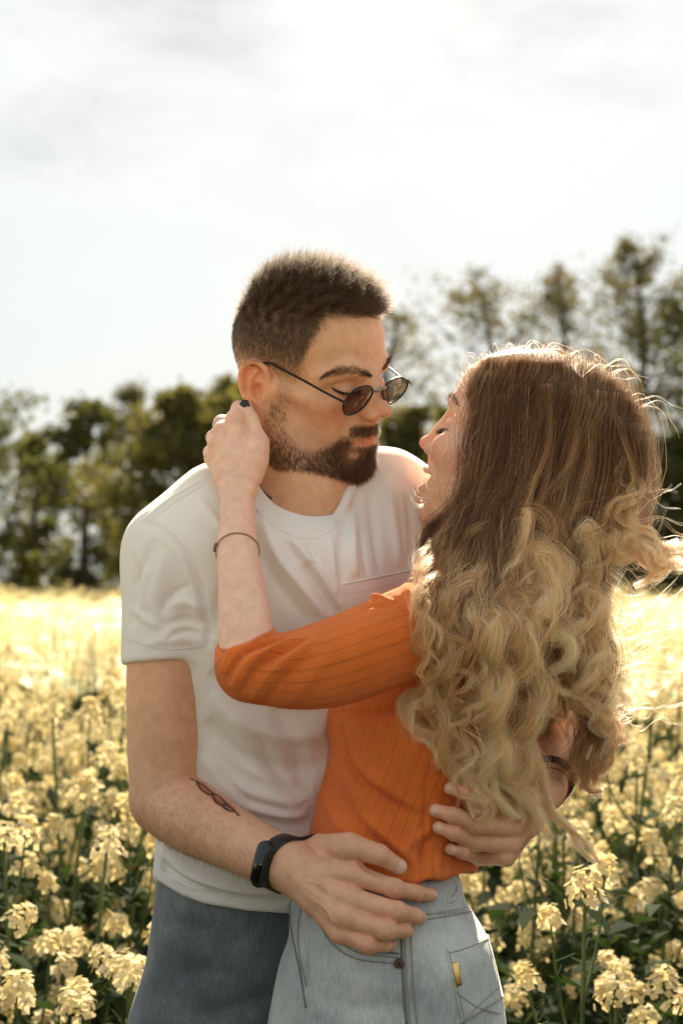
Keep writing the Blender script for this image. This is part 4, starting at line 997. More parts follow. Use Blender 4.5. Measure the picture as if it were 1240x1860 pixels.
def denim(name, dark, mid, light, scale=1.0):
    m, nt, N, L, b = new_mat(name); tc = N.new('ShaderNodeTexCoord')
    n = N.new('ShaderNodeTexNoise'); n.inputs['Scale'].default_value = 11 * scale; n.inputs['Detail'].default_value = 9; n.inputs['Roughness'].default_value = .62; L.new(tc.outputs['Object'], n.inputs['Vector'])
    mp = N.new('ShaderNodeMapping'); mp.inputs['Scale'].default_value = (520, 520, 60); L.new(tc.outputs['Object'], mp.inputs[0])
    n2 = N.new('ShaderNodeTexNoise'); n2.inputs['Scale'].default_value = 1; n2.inputs['Detail'].default_value = 3; L.new(mp.outputs[0], n2.inputs['Vector'])   # warp threads
    w = N.new('ShaderNodeTexWave'); w.inputs['Scale'].default_value = 210; w.bands_direction = 'DIAGONAL'; w.inputs['Distortion'].default_value = 2.5; w.inputs['Detail Scale'].default_value = 3; L.new(tc.outputs['Object'], w.inputs['Vector'])
    a = N.new('ShaderNodeMath'); a.operation = 'MULTIPLY_ADD'; a.inputs[1].default_value = .38; L.new(n2.outputs['Fac'], a.inputs[0])
    s = N.new('ShaderNodeMath'); s.operation = 'MULTIPLY_ADD'; s.inputs[1].default_value = .14; s.inputs[2].default_value = -.28; L.new(w.outputs['Fac'], s.inputs[0]); L.new(s.outputs[0], a.inputs[2])
    t = N.new('ShaderNodeMath'); t.operation = 'ADD'; L.new(a.outputs[0], t.inputs[0]); L.new(n.outputs['Fac'], t.inputs[1])
    r = N.new('ShaderNodeValToRGB'); e = r.color_ramp.elements; e[0].position = .28; e[0].color = (*dark, 1); e[1].position = .72; e[1].color = (*light, 1); x = e.new(.5); x.color = (*mid, 1)
    L.new(t.outputs[0], r.inputs[0]); L.new(r.outputs[0], b.inputs['Base Color']); b.inputs['Roughness'].default_value = .85; b.inputs['Sheen Weight'].default_value = .25; b.inputs['Specular IOR Level'].default_value = .2
    bp = N.new('ShaderNodeBump'); bp.inputs['Strength'].default_value = .45; bp.inputs['Distance'].default_value = .0008; L.new(t.outputs[0], bp.inputs['Height']); L.new(bp.outputs[0], b.inputs['Normal'])
    return m
light_denim = denim('light_denim', (.30, .33, .325), (.50, .525, .50), (.70, .71, .65)); blue_denim = denim('blue_denim', (.07, .083, .09), (.12, .138, .145), (.24, .255, .25))
V, Q = FJ.finish(); jeans_o = fin(mesh_from('jeans', V, Q, light_denim), her)
V, Q = FK.finish(); kj_o = fin(mesh_from('jeans', V, Q, blue_denim), him)
# ------------------------------------------------------------------ clothing details
def seam(F, pts, r=.9, off=.3, n=24, sides=5):
    P, h = F.trace(*np.array(spline(pts, n)).T); P = P[h]; N_ = F.normal(P); P = P + N_ * off * S; return tube(P, r * S, sides)
def patch(F, corner_fn, nu, nv, off, th):
    """a piece of cloth lying on the surface: corner_fn(u, v) -> px, py"""
    U, Vv = np.meshgrid(np.linspace(0, 1, nu), np.linspace(0, 1, nv), indexing='ij'); px, py = corner_fn(U.ravel(), Vv.ravel())
    P, h = F.trace(px, py); N_ = F.normal(P, 3e-3); T = P + N_ * off; Bm = P - N_ * th
    a = np.arange((nu - 1) * nv).reshape(nu - 1, nv)[:, :-1].ravel(); F1 = np.stack([a, a + 1, a + nv + 1, a + nv], 1); n = nu * nv
    ring = np.concatenate([np.arange(nv), np.arange(1, nu) * nv + nv - 1, (nu - 1) * nv + np.arange(nv - 2, -1, -1), np.arange(nu - 2, 0, -1) * nv]); r2 = np.roll(ring, -1)
    sd = np.stack([ring, ring + n, r2 + n, r2], 1)
    return np.vstack([T, Bm]), np.vstack([F1, (F1 + n)[:, ::-1], sd])
def bil(c):
    c = np.array(c, float)
    def f(u, v):
        p = ((1 - u) * (1 - v))[:, None] * c[0] + (u * (1 - v))[:, None] * c[1] + (u * v)[:, None] * c[2] + ((1 - u) * v)[:, None] * c[3]; return p[:, 0], p[:, 1]
    return f
thread_m = simple_mat('stitch_thread', (.34, .29, .20), .8); seam_m = simple_mat('denim_edge', (.17, .20, .21), .9)
shirt_thread_m = simple_mat('shirt_thread', (.74, .70, .63), .9)  # off-white sewing thread
# shirt: chest pocket, sleeve and hem stitching
pk = fin(mesh_from('pocket', *patch(FS, bil([(619, 1061), (744, 1036), (752, 1130), (617, 1140)]), 26, 20, .0013, .002), shirt_m), him)
V, Q = joinVF([seam(FS, [(620, 1080), (680, 1069), (747, 1055)], .8, 1.6), seam(FS, [(621, 1062), (680, 1050), (744, 1038)], .9, 2.4)])
fin(mesh_from('pocket_band', V, Q, shirt_thread_m), him)
V, Q = joinVF([seam(FS, [(228, 1158), (262, 1170), (310, 1180), (374, 1174)], .8, .2), seam(FS, [(296, 1576), (340, 1603), (400, 1624), (470, 1632), (516, 1634)], .8, .2),
               tube(FS.trace(*to_px(NECK_RING[8:26] + (NECK_RING[8:26] - NECK_C) * .16).T)[0], .8 * S, 5)])
fin(mesh_from('hem_stitching', V, Q, shirt_thread_m), him)
# her jeans
fin(mesh_from('waistband', *patch(FJ, lambda u, v: ((lambda y0, y1, x: (x, y0 * (1 - v) + y1 * v))(1588 - 14 * u, 1668 - 12 * u + 5 * np.sin(u * 3.1), 560 + u * (822 + 22 * v - 560))), 40, 10, .0018, .002), light_denim), her)
bp_q = [(809, 1724), (884, 1697), (912, 1812), (836, 1862)]
fin(mesh_from('back_pocket', *patch(FJ, bil(bp_q), 18, 20, .0016, .002), light_denim), her)
lp = FJ.trace(np.array([812, 820, 827, 830, 826, 818, 810]), np.array([1590, 1592, 1600, 1613, 1626, 1634, 1636]))[0] + np.array([0, -1, 0]) * np.array([[1, 5, 8, 8.5, 8, 5, 1]]).T * S * 1.3
V, Q = tube(spline(lp, 20), 5.2 * S, 8); fin(mesh_from('belt_loop', V, Q, light_denim), her)
ST = [[(565, 1655), (583, 1682), (608, 1718), (650, 1742), (722, 1750)], [(572, 1652), (591, 1678), (614, 1708), (654, 1731), (724, 1739)],
      [(737, 1672), (735, 1712), (738, 1790), (744, 1862)], [(746, 1672), (746, 1712), (750, 1790), (757, 1862)],
      [(640, 1672), (700, 1676), (760, 1672), (812, 1664), (866, 1655)], [(650, 1664), (760, 1663), (864, 1646)], [(640, 1600), (760, 1600), (836, 1584)],
      [(814, 1732), (848, 1722), (886, 1705)], [(813, 1728), (830, 1800), (842, 1858)], [(880, 1702), (896, 1756), (907, 1814)],
      [(826, 1802), (862, 1828), (905, 1842)], [(839, 1856), (866, 1826), (908, 1790)], [(549, 1645), (543, 1690), (546, 1740), (558, 1790)]]
V, Q = joinVF([seam(FJ, p, 1.0, 2.6 if 1 else 0) for p in ST]); o = fin(mesh_from('stitching', V, Q, thread_m), her)
V, Q = joinVF([seam(FJ, [(731, 1672), (729, 1712), (732, 1790), (738, 1862)], 2.2, .2), seam(FJ, [(578, 1652), (597, 1676), (620, 1702), (658, 1724), (724, 1732)], 2.0, .4),
               seam(FJ, [(527, 1640), (530, 1690), (543, 1756), (556, 1830)], 2.2, .3)]); fin(mesh_from('seam', V, Q, seam_m), her)
def disc_on(F, px, py, r, h, name, mat, parent):
    P, _ = F.trace([px], [py]); n = F.normal(P, 3e-3)[0]; c = P[0] + n * .0015; a = np.cross(n, [0, 0, 1.0]); a /= np.linalg.norm(a); b_ = np.cross(n, a)
    prof = [(r, 0), (r, h * .6), (r * .85, h), (r * .6, h * .8), (r * .35, h * .8), (r * .3, h * 1.1), (.0001, h * 1.15)]; k = 20; V = []
    for (q, z) in prof: V += [c + n * z + (a * math.cos(t) + b_ * math.sin(t)) * q for t in np.linspace(0, 6.283, k, endpoint=False)]
    Fq = [[i * k + j, i * k + (j + 1) % k, (i + 1) * k + (j + 1) % k, (i + 1) * k + j] for i in range(len(prof) - 1) for j in range(k)]
    return fin(mesh_from(name, np.array(V), np.array(Fq), mat), parent)
brass = simple_mat('dark_brass', (.10, .055, .035), .35, .9); gold = simple_mat('gold', (.85, .60, .22), .25, 1.0)
disc_on(FJ, 724, 1750, 8 * S, .0022, 'rivet', brass, her)
fin(mesh_from('metal_tag', *patch(FJ, bil([(819, 1750), (829, 1747), (835, 1788), (825, 1792)]), 6, 14, .0030, .001), gold), her)

# ------------------------------------------------------------------ things they wear
def conform_ring(F, C, axis, n=64, off=0.0, tilt=None, r0=.05):
    axis = np.asarray(axis, float) / np.linalg.norm(axis); u = np.cross(axis, [0.1, 1.0, 0.05]); u /= np.linalg.norm(u); v = np.cross(axis, u); out, nr = [], []
    for t in np.linspace(0, 2 * math.pi, n, endpoint=False):
        dr = u * math.cos(t) + v * math.sin(t); lo, hi = .004, r0
        R_ = np.linspace(lo, hi, 90); val = F.eval(C + dr * R_[:, None]); k = np.argmax(val > 0); r_ = R_[k] if val.max() > 0 else hi
        out.append(r_); nr.append(dr)
    out = np.array(out); out = (out + np.roll(out, 1) + np.roll(out, -1) + np.roll(out, 2) + np.roll(out, -2)) / 5; nr = np.array(nr)
    return C + nr * (out + off)[:, None], nr
black_rub = simple_mat('black_rubber', (.012, .012, .013), .45); black_glass = simple_mat('black_glass', (.006, .006, .007), .06)
# fitness band
aw = W(560, 1592, 372) - W(470, 1548, 290); aw /= np.linalg.norm(aw); cw = W(514, 1569, 336)
band = tag(empty('fitness_band', cw), 'black rubber fitness band with oval screen on the wrist of the man', 'wristband')
rings = []
for a_, o_ in ((-.0088, .0008), (-.0084, .0022), (0, .0026), (.0084, .0022), (.0088, .0008), (.0070, .0002), (-.0070, .0002)):
    P, nr = conform_ring(FM, cw + aw * a_, aw, 72, o_); rings.append(P)
k = 72; V = np.vstack(rings); nr_ = len(rings)
Fq = [[i * k + j, i * k + (j + 1) % k, ((i + 1) % nr_) * k + (j + 1) % k, ((i + 1) % nr_) * k + j] for i in range(nr_) for j in range(k)]
def child(o, parent): o.parent = parent; o.matrix_parent_inverse = mathutils.Matrix.Translation(parent.location).inverted(); return o
child(mesh_from('strap', V, np.array(Fq), black_rub), band)
nv = W(485, 1585, 420) - cw; nv = nv - aw * (nv @ aw); nv /= np.linalg.norm(nv); tv = np.cross(aw, nv)
P, nr = conform_ring(FM, cw, aw, 72, .0); j = np.argmax(nr @ nv); cc = P[j] + nv * .0018
def capsule_pod(c, n, lng, wid, L_, Wd, Hh, name, mat, parent, seg=20):
    ang = np.linspace(0, 2 * math.pi, 40, endpoint=False); V = []; prof = [(1.0, -.002), (1.0, Hh * .55), (.96, Hh * .85), (.86, Hh), (.0, Hh * 1.05)]
    for f, z in prof:
        for t in ang:
            x = math.cos(t) * Wd * f; y = math.sin(t) * Wd * f + (L_ - Wd) * (1 if math.sin(t) > 0 else -1) * (1 if abs(math.sin(t)) > 1e-6 else 0) * (f > 0 and 1 or 0)
            V.append(c + wid * x + lng * y * (f if f < .5 else 1) + n * (z - (y / L_) ** 2 * .0022))
    k = 40; Fq = [[i * k + j, i * k + (j + 1) % k, (i + 1) * k + (j + 1) % k, (i + 1) * k + j] for i in range(len(prof) - 1) for j in range(k)]
    return child(mesh_from(name, np.array(V), np.array(Fq), mat), parent)
capsule_pod(cc, nv, tv, aw, .0240, .0092, .0062, 'case', black_rub, band); capsule_pod(cc + nv * .0048, nv, tv, aw, .0205, .0070, .0022, 'screen', black_glass, band)
# braided black bracelet and red thread on his other wrist
al = W(990, 1428, 205) - W(1003, 1370, 110); al /= np.linalg.norm(al); cl = W(992, 1420, 190)
P, nr = conform_ring(FM, cl, al + [.25, 0, .1], 90, .002, r0=.06); br = tag(empty('bracelet', cl), 'thick braided black bracelet on the left wrist of the man beside the hair', 'bracelet')
t = np.linspace(0, 2 * math.pi, 360, endpoint=False); Pi = np.stack([np.interp(t, np.linspace(0, 2 * math.pi, 91), np.append(P[:, i], P[0, i])) for i in range(3)], 1); Ni = np.stack([np.interp(t, np.linspace(0, 2 * math.pi, 91), np.append(nr[:, i], nr[0, i])) for i in range(3)], 1)
for q in range(3):
    w = Ni * (.0016 * np.cos(t * 20 + q * 2.094))[:, None] + al * (.0026 * np.sin(t * 20 + q * 2.094))[:, None]; child(mesh_from('strand', *tube(Pi + w, .0019, 6, closed=True), black_rub), br)
P, nr = conform_ring(FM, W(985, 1446, 220), al + [.5, .1, .25], 80, .0007, r0=.06); tag(mesh_from('thread_bracelet', *tube(P, .0009, 5, closed=True), simple_mat('red_thread', (.35, .02, .02), .8)), 'thin red thread bracelet on the left wrist of the man', 'bracelet')
# her chain bracelet
cb = W(431, 1000, 262); ab = W(431, 950, 225) - W(440, 1080, 318); P, nr = conform_ring(FB, cb, ab / np.linalg.norm(ab) + [0, .62, .12], 160, .0009)
cbe = tag(empty('chain_bracelet', cb), 'fine gold chain bracelet hanging on the raised forearm of the woman', 'bracelet')
lk = []
for i in range(0, 160):
    lk.append(tube(np.stack([P[i], (P[i] + P[(i + 1) % 160]) / 2 + nr[i] * .0002, P[(i + 1) % 160]]), [.0005, .0009, .0005], 5))
child(mesh_from('chain', *joinVF(lk), simple_mat('old_gold', (.45, .30, .12), .35, 1.0)), cbe)
def ball(c, r, n=10, m=8):
    V = [c + r * np.array([math.sin(a) * math.cos(b_), math.sin(a) * math.sin(b_), math.cos(a)]) for a in np.linspace(.01, math.pi - .01, m) for b_ in np.linspace(0, 6.2832, n, endpoint=False)]
    return np.array(V), np.array([[i * n + j, (i + 1) * n + j, (i + 1) * n + (j + 1) % n, i * n + (j + 1) % n] for i in range(m - 1) for j in range(n)])
px_ = to_px(P); left = np.argsort(px_[:, 0] + (P[:, 1] > cb[1]) * 100)[:1]
for q in range(4):
    i = (int(left[0]) + q * 3) % 160; child(mesh_from('bead', *ball(P[i] + nr[i] * .0012, .0020), simple_mat('smoky_crystal', (.25, .20, .15), .15, .3)), cbe)
# her ring with a clear stone
f1 = HF[0][1][0]; c0 = (f1[1] + f1[2]) / 2 * .5 + f1[2] * .5; ax_ = f1[2] - f1[1]
P, nr = conform_ring(FB, c0, ax_, 40, .0003, r0=.03); rg = tag(empty('ring', c0), 'thin silver ring with a clear stone on the finger of the woman', 'ring')
child(mesh_from('ring_band', *tube(P, .0010, 6, closed=True), simple_mat('silver', (.8, .78, .74), .2, 1.0)), rg)
st = W(398, 775, 122) 
V, Q = ball(st, .0034, 8, 5); child(mesh_from('stone', V, Q, simple_mat('clear_stone', (.9, .88, .84), .05, 0.0, **{'Coat Weight': 1.0}), smooth=False), rg)
# beads at his neck
nk = tag(empty('necklace', W(470, 885, 90)), 'short string of small dark beads at the neck of the man', 'necklace')
P, _ = FM.trace(*np.array(spline([(463, 868), (468, 878), (474, 888), (482, 897), (492, 905)], 13)).T, d0=130)
for p in P: child(mesh_from('bead', *ball(p + np.array([0, -.0012, 0]), .0013, 8, 6), simple_mat('dark_bead', (.10, .05, .03), .3, .4)), nk)

# ------------------------------------------------------------------ sunglasses
gl = tag(empty('sunglasses', MH.w((100, 0, 0))), 'small oval sunglasses with thin black frame low on the nose of the man', 'sunglasses')
GN = MH.R @ (np.array([.975, 0, -.10]) / np.linalg.norm([.975, 0, -.10])); GC = MH.w((107, 0, -2))
def on_plane(px, py, c=GC, n=GN):
    o = np.array([0, -D, H]); out = []
    for x, y in zip(px, py):
        d = W(x, y, 0) - o; out.append(o + d * ((c - o) @ n) / (d @ n))
    return np.array(out)
RL = [(623.5, 744), (628, 753), (640, 752), (655, 744), (668, 729), (676.5, 712), (672, 702), (660, 701.6), (645, 707.5), (633, 718.5), (624.5, 733)]
LL = [(694, 710), (700, 700), (712, 690), (728, 685.5), (738, 692), (739, 700), (734, 712), (722.5, 725), (709, 733), (702, 732), (696, 722)]
black_metal = simple_mat('black_metal', (.015, .014, .013), .3, .6); grey_metal = simple_mat('grey_metal', (.25, .23, .21), .28, 1.0)
m, nt, N, L_, b = new_mat('tinted_lens'); b.inputs['Base Color'].default_value = (.02, .012, .010, 1); b.inputs['Roughness'].default_value = .03; b.inputs['IOR'].default_value = 1.7
tr_ = N.new('ShaderNodeBsdfTransparent'); tr_.inputs[0].default_value = (.34, .25, .18, 1); ms = N.new('ShaderNodeMixShader'); ms.inputs[0].default_value = .42
L_.new(tr_.outputs[0], ms.inputs[1]); L_.new(b.outputs[0], ms.inputs[2]); L_.new(ms.outputs[0], N['Material Output'].inputs[0]); lens_m = m
for ct in (RL, LL):
    P = on_plane(*np.array(spline(ct, 60, closed=True)).T); c = P.mean(0); e = np.ptp(MH.l(P), axis=0)
    child(mesh_from('rim', *tube(P, .00115, 8, closed=True), black_metal), gl)
    V = [c + GN * .0022]; Fq3 = []
    for f in (.33, .66, 1.0): V += list(c + (P - c) * f + GN * .0022 * (1 - f * f))
    V = np.array(V); n = 60; F3 = np.array([[0, 1 + i, 1 + (i + 1) % n] for i in range(n)]); F4 = np.array([[1 + r * n + i, 1 + (r + 1) * n + i, 1 + (r + 1) * n + (i + 1) % n, 1 + r * n + (i + 1) % n] for r in (0, 1) for i in range(n)])
    child(mesh_from('lens', V, [F3, F4], lens_m), gl)
br_ = on_plane([676, 681, 688, 695, 699], [709, 709, 705, 703, 702]); br_[1:4] += GN * .0025; child(mesh_from('bridge', *tube(spline(br_, 16), .0017, 8), grey_metal), gl)
h0 = on_plane([624], [730])[0]; arm_px = [(600, 718), (575, 704.5), (560, 696), (530, 680), (505, 667), (497, 662), (487, 659.5), (472, 660), (455, 662)]
hl = MH.l(h0[None])[0]; fr_l = np.linspace(0, 1, len(arm_px) + 1)[1:]; PT = [h0]
for (x, y), f in zip(arm_px, fr_l):
    # on the sagittal plane just outside his temple
    pl = -74.0 if f > .45 else hl[1] + (-74 - hl[1]) * (f / .45); c = MH.w((0, pl, 0)); n = MH.R @ np.array([0, 1.0, 0]); PT.append(on_plane([x], [y], c, n)[0])
child(mesh_from('temple_arm', *tube(spline(PT, 40), np.linspace(.0013, .0017, 40), 8), black_metal), gl)
h1 = on_plane([739], [691])[0]; h2 = on_plane([746], [697])[0]; l1 = MH.l(h2[None])[0]
child(mesh_from('hinge', *tube(np.array([h1, h2]), [.0016, .0012], 8), black_metal), gl); child(mesh_from('hinge', *tube(np.array([h0 + (h0 - PT[1]) * .02, h0 + GN * .0012]), .0017, 8), black_metal), gl)
child(mesh_from('temple_arm', *tube(np.array([h2, MH.w((l1[0] - 14, l1[1] + 3, l1[2] + 3)), MH.w((60, 74, 14)), MH.w((-12, 78, 22))]), .0012, 8), black_metal), gl)
# ------------------------------------------------------------------ hair
def hair_mat(name, stops, rough=.32, rad=.3, rand=.12, attr='tint', diffuse=.3, glow=.45):
    m = bpy.data.materials.new(name); m.use_nodes = True; nt = m.node_tree; N = nt.nodes; L = nt.links; N.clear(); out = N.new('ShaderNodeOutputMaterial')
    h = N.new('ShaderNodeBsdfHairPrincipled'); h.parametrization = 'COLOR'; at = N.new('ShaderNodeAttribute'); at.attribute_name = attr
    r = N.new('ShaderNodeValToRGB'); e = r.color_ramp.elements; e[0].position = stops[0][0]; e[0].color = (*stops[0][1], 1); e[1].position = stops[-1][0]; e[1].color = (*stops[-1][1], 1)
    for p, c in stops[1:-1]: x = e.new(p); x.color = (*c, 1)
    L.new(at.outputs['Fac'], r.inputs[0]); L.new(r.outputs[0], h.inputs['Color']); h.inputs['Roughness'].default_value = rough; h.inputs['Radial Roughness'].default_value = rad
    h.inputs['Random Roughness'].default_value = rand; df = N.new('ShaderNodeBsdfDiffuse'); L.new(r.outputs[0], df.inputs['Color']); mx = N.new('ShaderNodeMixShader'); mx.inputs[0].default_value = diffuse
    tl = N.new('ShaderNodeBsdfTranslucent'); L.new(r.outputs[0], tl.inputs['Color']); m2 = N.new('ShaderNodeMixShader'); m2.inputs[0].default_value = glow; L.new(df.outputs[0], m2.inputs[1]); L.new(tl.outputs[0], m2.inputs[2])
    L.new(h.outputs[0], mx.inputs[1]); L.new(m2.outputs[0], mx.inputs[2]); L.new(mx.outputs[0], out.inputs[0]); return m
def add_hair(name, P, rad, tint, mat, parent):
    """P (n, k, 3) strands"""
    n, k, _ = P.shape; hc = bpy.data.hair_curves.new(name); hc.add_curves([k] * n); hc.points.foreach_set('position', np.ascontiguousarray(P, np.float32).ravel())
    ra = hc.attributes.get('radius') or hc.attributes.new('radius', 'FLOAT', 'POINT'); ra.data.foreach_set('value', np.broadcast_to(rad, (n, k)).astype(np.float32).ravel().copy())
    ta = hc.attributes.new('tint', 'FLOAT', 'POINT'); ta.data.foreach_set('value', np.broadcast_to(tint, (n, k)).astype(np.float32).ravel().copy())
    hc.materials.append(mat); o = bpy.data.objects.new(name, hc); COL.objects.link(o); return fin(o, parent)
him_body = [o for o in him.children if o.name.startswith('body')][0]
def body_cloud(o):
    n = len(o.data.vertices); V = np.zeros(n * 3, np.float32); o.data.vertices.foreach_get('co', V); V = V.reshape(-1, 3).astype(float)
    Nn = np.zeros(n * 3, np.float32); o.data.vertex_normals.foreach_get('vector', Nn); return V, Nn.reshape(-1, 3).astype(float)
BV, BN = body_cloud(him_body); BL = MH.l(BV); BNL = BN @ MH.R
def sm(x, a, b): t = np.clip((x - a) / (b - a), 0, 1); return t * t * (3 - 2 * t)
def scalp(L):
    x, y, z = L[:, 0], np.abs(L[:, 1]), L[:, 2]
    side = np.where(z > 0, 30 + z / 84 * 24, 30 + z * .25)
    top = sm(z, 79, 87) * sm(96 - x, 0, 8); s = sm(side - x, -5, 4) * sm(z, -34, -20) * (.45 + .55 * sm(z, 5, 50))
    ear = (x < 12) & (x > -36) & (z < 24) & (z > -40) & (y > 60)
    near_ear = np.exp(-(((x + 12) / 24) ** 2 + ((z + 4) / 27) ** 2)) > .30
    w = np.maximum(top, s) * np.where(near_ear & (y > 50), 0, 1); w = np.where((z < 0) & (x < 8) & (x > -22), 0, w)
    w = np.where((z < -18) & (x < -22), sm(z, -52, -30), w); return np.where(np.linalg.norm(L / [110, 95, 135], axis=1) < 1.1, w, 0)
def strands_from(mask_w, count, length, dir_fn, k=5, curl=.0, jit=.13, rng=RNG, rad=.00009, V=None):
    p = mask_w / mask_w.sum(); i = rng.choice(len(p), count, p=p); root = BV[i] + rng.normal(0, .0006, (count, 3)); n = BN[i]; L = BL[i]
    dl = dir_fn(L, BNL[i]) + rng.normal(0, jit, (count, 3)); dl /= np.linalg.norm(dl, axis=1)[:, None]; d = dl @ MH.R.T
    ln = length(L) * rng.uniform(.75, 1.15, count); t = np.linspace(0, 1, k); bend = rng.normal(0, curl, (count, 3))
    P = root[:, None] + (n * .5 + d * .5)[:, None] * 0 + d[:, None] * (ln[:, None] * t)[:, :, None] + bend[:, None] * (ln[:, None] * t ** 2)[:, :, None]
    return P, L
w = scalp(BL)
def hl_(L): z = L[:, 2]; x = L[:, 0]; return .0016 + .005 * sm(z, 5, 60) + .019 * sm(z, 60, 100) + .002 * sm(z, 80, 92) * sm(x, 45, 80)
def hd_(L, n):
    q = L * np.array([.19, .23, .21]); wob = np.stack([np.sin(q[:, 1] * 1.7 + np.sin(q[:, 0] * 1.3) * 2), np.sin(q[:, 0] * 2.1 + q[:, 2] + np.cos(q[:, 1]) * 2), np.cos(q[:, 0] * 1.9 - q[:, 1] * 1.4)], 1) * .24 * sm(L[:, 2:3], 45, 80)
    z = L[:, 2:3]; x = L[:, 0:1]; up = sm(z, 50, 95); fwd = np.array([[1.0, 0, .12]]); side = np.array([[.35, 0, -.9]])
    return wob + n * (.34 + .22 * up) + up * fwd * (.75 - .25 * sm(x, 30, 75)) + up * np.array([[0, 0, .25]]) * sm(-x, -50, 60) + (1 - up) * side * .55
clump = np.where(BL[:, 2] < 70, 1.4, np.sin(BL[:, 0] * .35 + np.sin(BL[:, 1] * .3) * 2) + 1.4)
P, L = strands_from(w * clump, 34000, hl_, hd_, 5, .12, .07)
tint = np.clip(RNG.normal(.45, .14, (len(P), 1)) + .25 * (1 - sm(L[:, 2:3], 10, 60)), 0, 1) + np.zeros((1, 5))
brown = hair_mat('brown_hair', [(0, (.055, .035, .023)), (.5, (.14, .092, .058)), (1, (.30, .20, .13))], .45, .5, diffuse=.8, glow=.06)
add_hair('hair', P, np.array([1.2, 1.15, 1.05, .9, .4]) * .00012, tint, brown, him)
# darker skin where the hair is shaved short
ca = him_body.data.attributes['Col']; cc_ = np.zeros(len(BV) * 4, np.float32); ca.data.foreach_get('color', cc_); cc_ = cc_.reshape(-1, 4)
wv = (w * (.28 + .55 * sm(BL[:, 2], 5, 60)))[:, None]; cc_[:, :3] = cc_[:, :3] * (1 - wv) + np.array([.085, .058, .04]) * wv
# beard
x, y, z = BL[:, 0] + 6 * sm(-BL[:, 2], 30, 50), np.abs(BL[:, 1]), BL[:, 2]; BX = np.stack([x, y, z], 1)
line = np.interp(x, [8, 20, 32, 48, 64, 76, 84], [-14, -20, -44, -61, -69, -60, -50]); wb = sm(line - z, -3, 10) * sm(x, 2, 12) * (z > -112)
wb = wb * np.where(z < -84, sm(x - (-z - 84) * 2.2, 0, 16), 1) * (np.linalg.norm(BL / [112, 95, 135], axis=1) < 1.12)
wb = wb * (BNL[:, 2] > -.93) 
mus = sm(x, 82, 88) * sm(-z, 37, 42) * sm(27 - y, 0, 6) * (z > -51); wb = np.maximum(wb, mus * 1.2)
wb = wb * (1 - np.clip(blob(BX, (84, 19, -73), (15, 10, 8)) * 1.6, 0, 1)) * (1 - np.clip(blob(BX, (92, 8, -58.5), (15, 19, 7.5)) * 2.6 - .5, 0, 1))
wb = np.maximum(wb, sm(x, 84, 90) * (y < 5) * (z < -68) * (z > -80) * .8)
patchy = .45 + .55 * (np.sin(BL[:, 0] * .45 + BL[:, 2] * .2) * np.sin(BL[:, 2] * .5 + 1) * .5 + .5); dens = np.where(x < 62, patchy, 1.0) * np.where(x < 55, .40 + .60 * sm(-z, 55, 82), 1)
def bl_(L): return .0040 + .0014 * sm(-L[:, 2], 55, 95) + .001 * sm(L[:, 0], 70, 90)
def bd_(L, n):
    side = np.sign(L[:, 1:2]); m_ = ((L[:, 2:3] > -53) & (L[:, 0:1] > 78)); d = np.array([[.25, 0, -.85]]) + 0 * L; d = np.where(m_, np.concatenate([0 * side + .1, side * .65, 0 * side - .7], 1), d); return n * .42 + d
P, L = strands_from(wb * dens, 19000, bl_, bd_, 4, .25)
beard_m = hair_mat('beard', [(0, (.05, .026, .013)), (.5, (.14, .075, .037)), (1, (.30, .17, .085))], .4, .4, diffuse=.75, glow=.1)
add_hair('beard', P, np.array([1.1, 1, .8, .3]) * .00009, np.clip(RNG.normal(.4, .2, (len(P), 1)), 0, 1) + np.zeros((1, 4)), beard_m, him)
wv = (np.clip(wb * dens, 0, 1) * .42)[:, None]; cc_[:, :3] = cc_[:, :3] * (1 - wv) + np.array([.09, .05, .03]) * wv
# fine hair on his forearms
pxy = to_px(BV); da_, _, ta_ = poly_dist(BV, Wl([p[:3] for p in ARM_R])); wa = (da_ < .06) * sm(ta_, .45, .6) * (pxy[:, 0] < 500) * (BN[:, 1] < .3)
axA = (W(*ARM_R[-1][:3]) - W(*ARM_R[-4][:3])); axA /= np.linalg.norm(axA); axl = MH.R.T @ axA; dn_ = MH.R.T @ np.array([0, 0, -1.0])
P, L = strands_from(wa, 2600, lambda L: .006 + 0 * L[:, 0], lambda L, n: n * .28 + axl * .75 + dn_ * .5, 4, .4)
add_hair('arm_hair', P, np.array([1, .9, .7, .3]) * .00007, np.full((len(P), 4), .8), beard_m, him)
# tattoo: flat ink on the inner forearm
def near_px(poly, rad):
    Pq, h = FM.trace(*np.array(spline(poly, 10)).T, d0=320); d, _, _ = poly_dist(BV[arm_i], Pq); return np.clip(1.5 - d / rad, 0, 1)
arm_i = np.nonzero((to_px(BV)[:, 0] > 330) & (to_px(BV)[:, 0] < 460) & (to_px(BV)[:, 1] > 1385) & (to_px(BV)[:, 1] < 1490) & (BV[:, 1] < 0))[0]
def ink(poly, rad, colr, a):
    wv = near_px(poly, rad)[:, None] * a; cc_[arm_i, :3] = cc_[arm_i, :3] * (1 - wv) + np.array(colr) * wv
for q in ([(366, 1426), (380, 1438)], [(388, 1445), (400, 1456)], [(407, 1461), (418, 1468)]): ink(q, .0052, (.42, .10, .06), .8)
for q in [[(a - 7, b + 9) for a, b in q_] for q_ in ([(354, 1406), (366, 1410), (380, 1420), (395, 1432)], [(365, 1412), (372, 1424), (384, 1433), (396, 1434)], [(395, 1433), (405, 1436), (414, 1446), (424, 1456)], [(394, 1437), (400, 1448), (412, 1454), (419, 1450)],
          [(412, 1456), (424, 1464), (432, 1465)], [(420, 1453), (430, 1461), (441, 1472)])]: ink(q, .0015, (.02, .018, .02), 1.0)
ca.data.foreach_set('color', cc_.ravel())
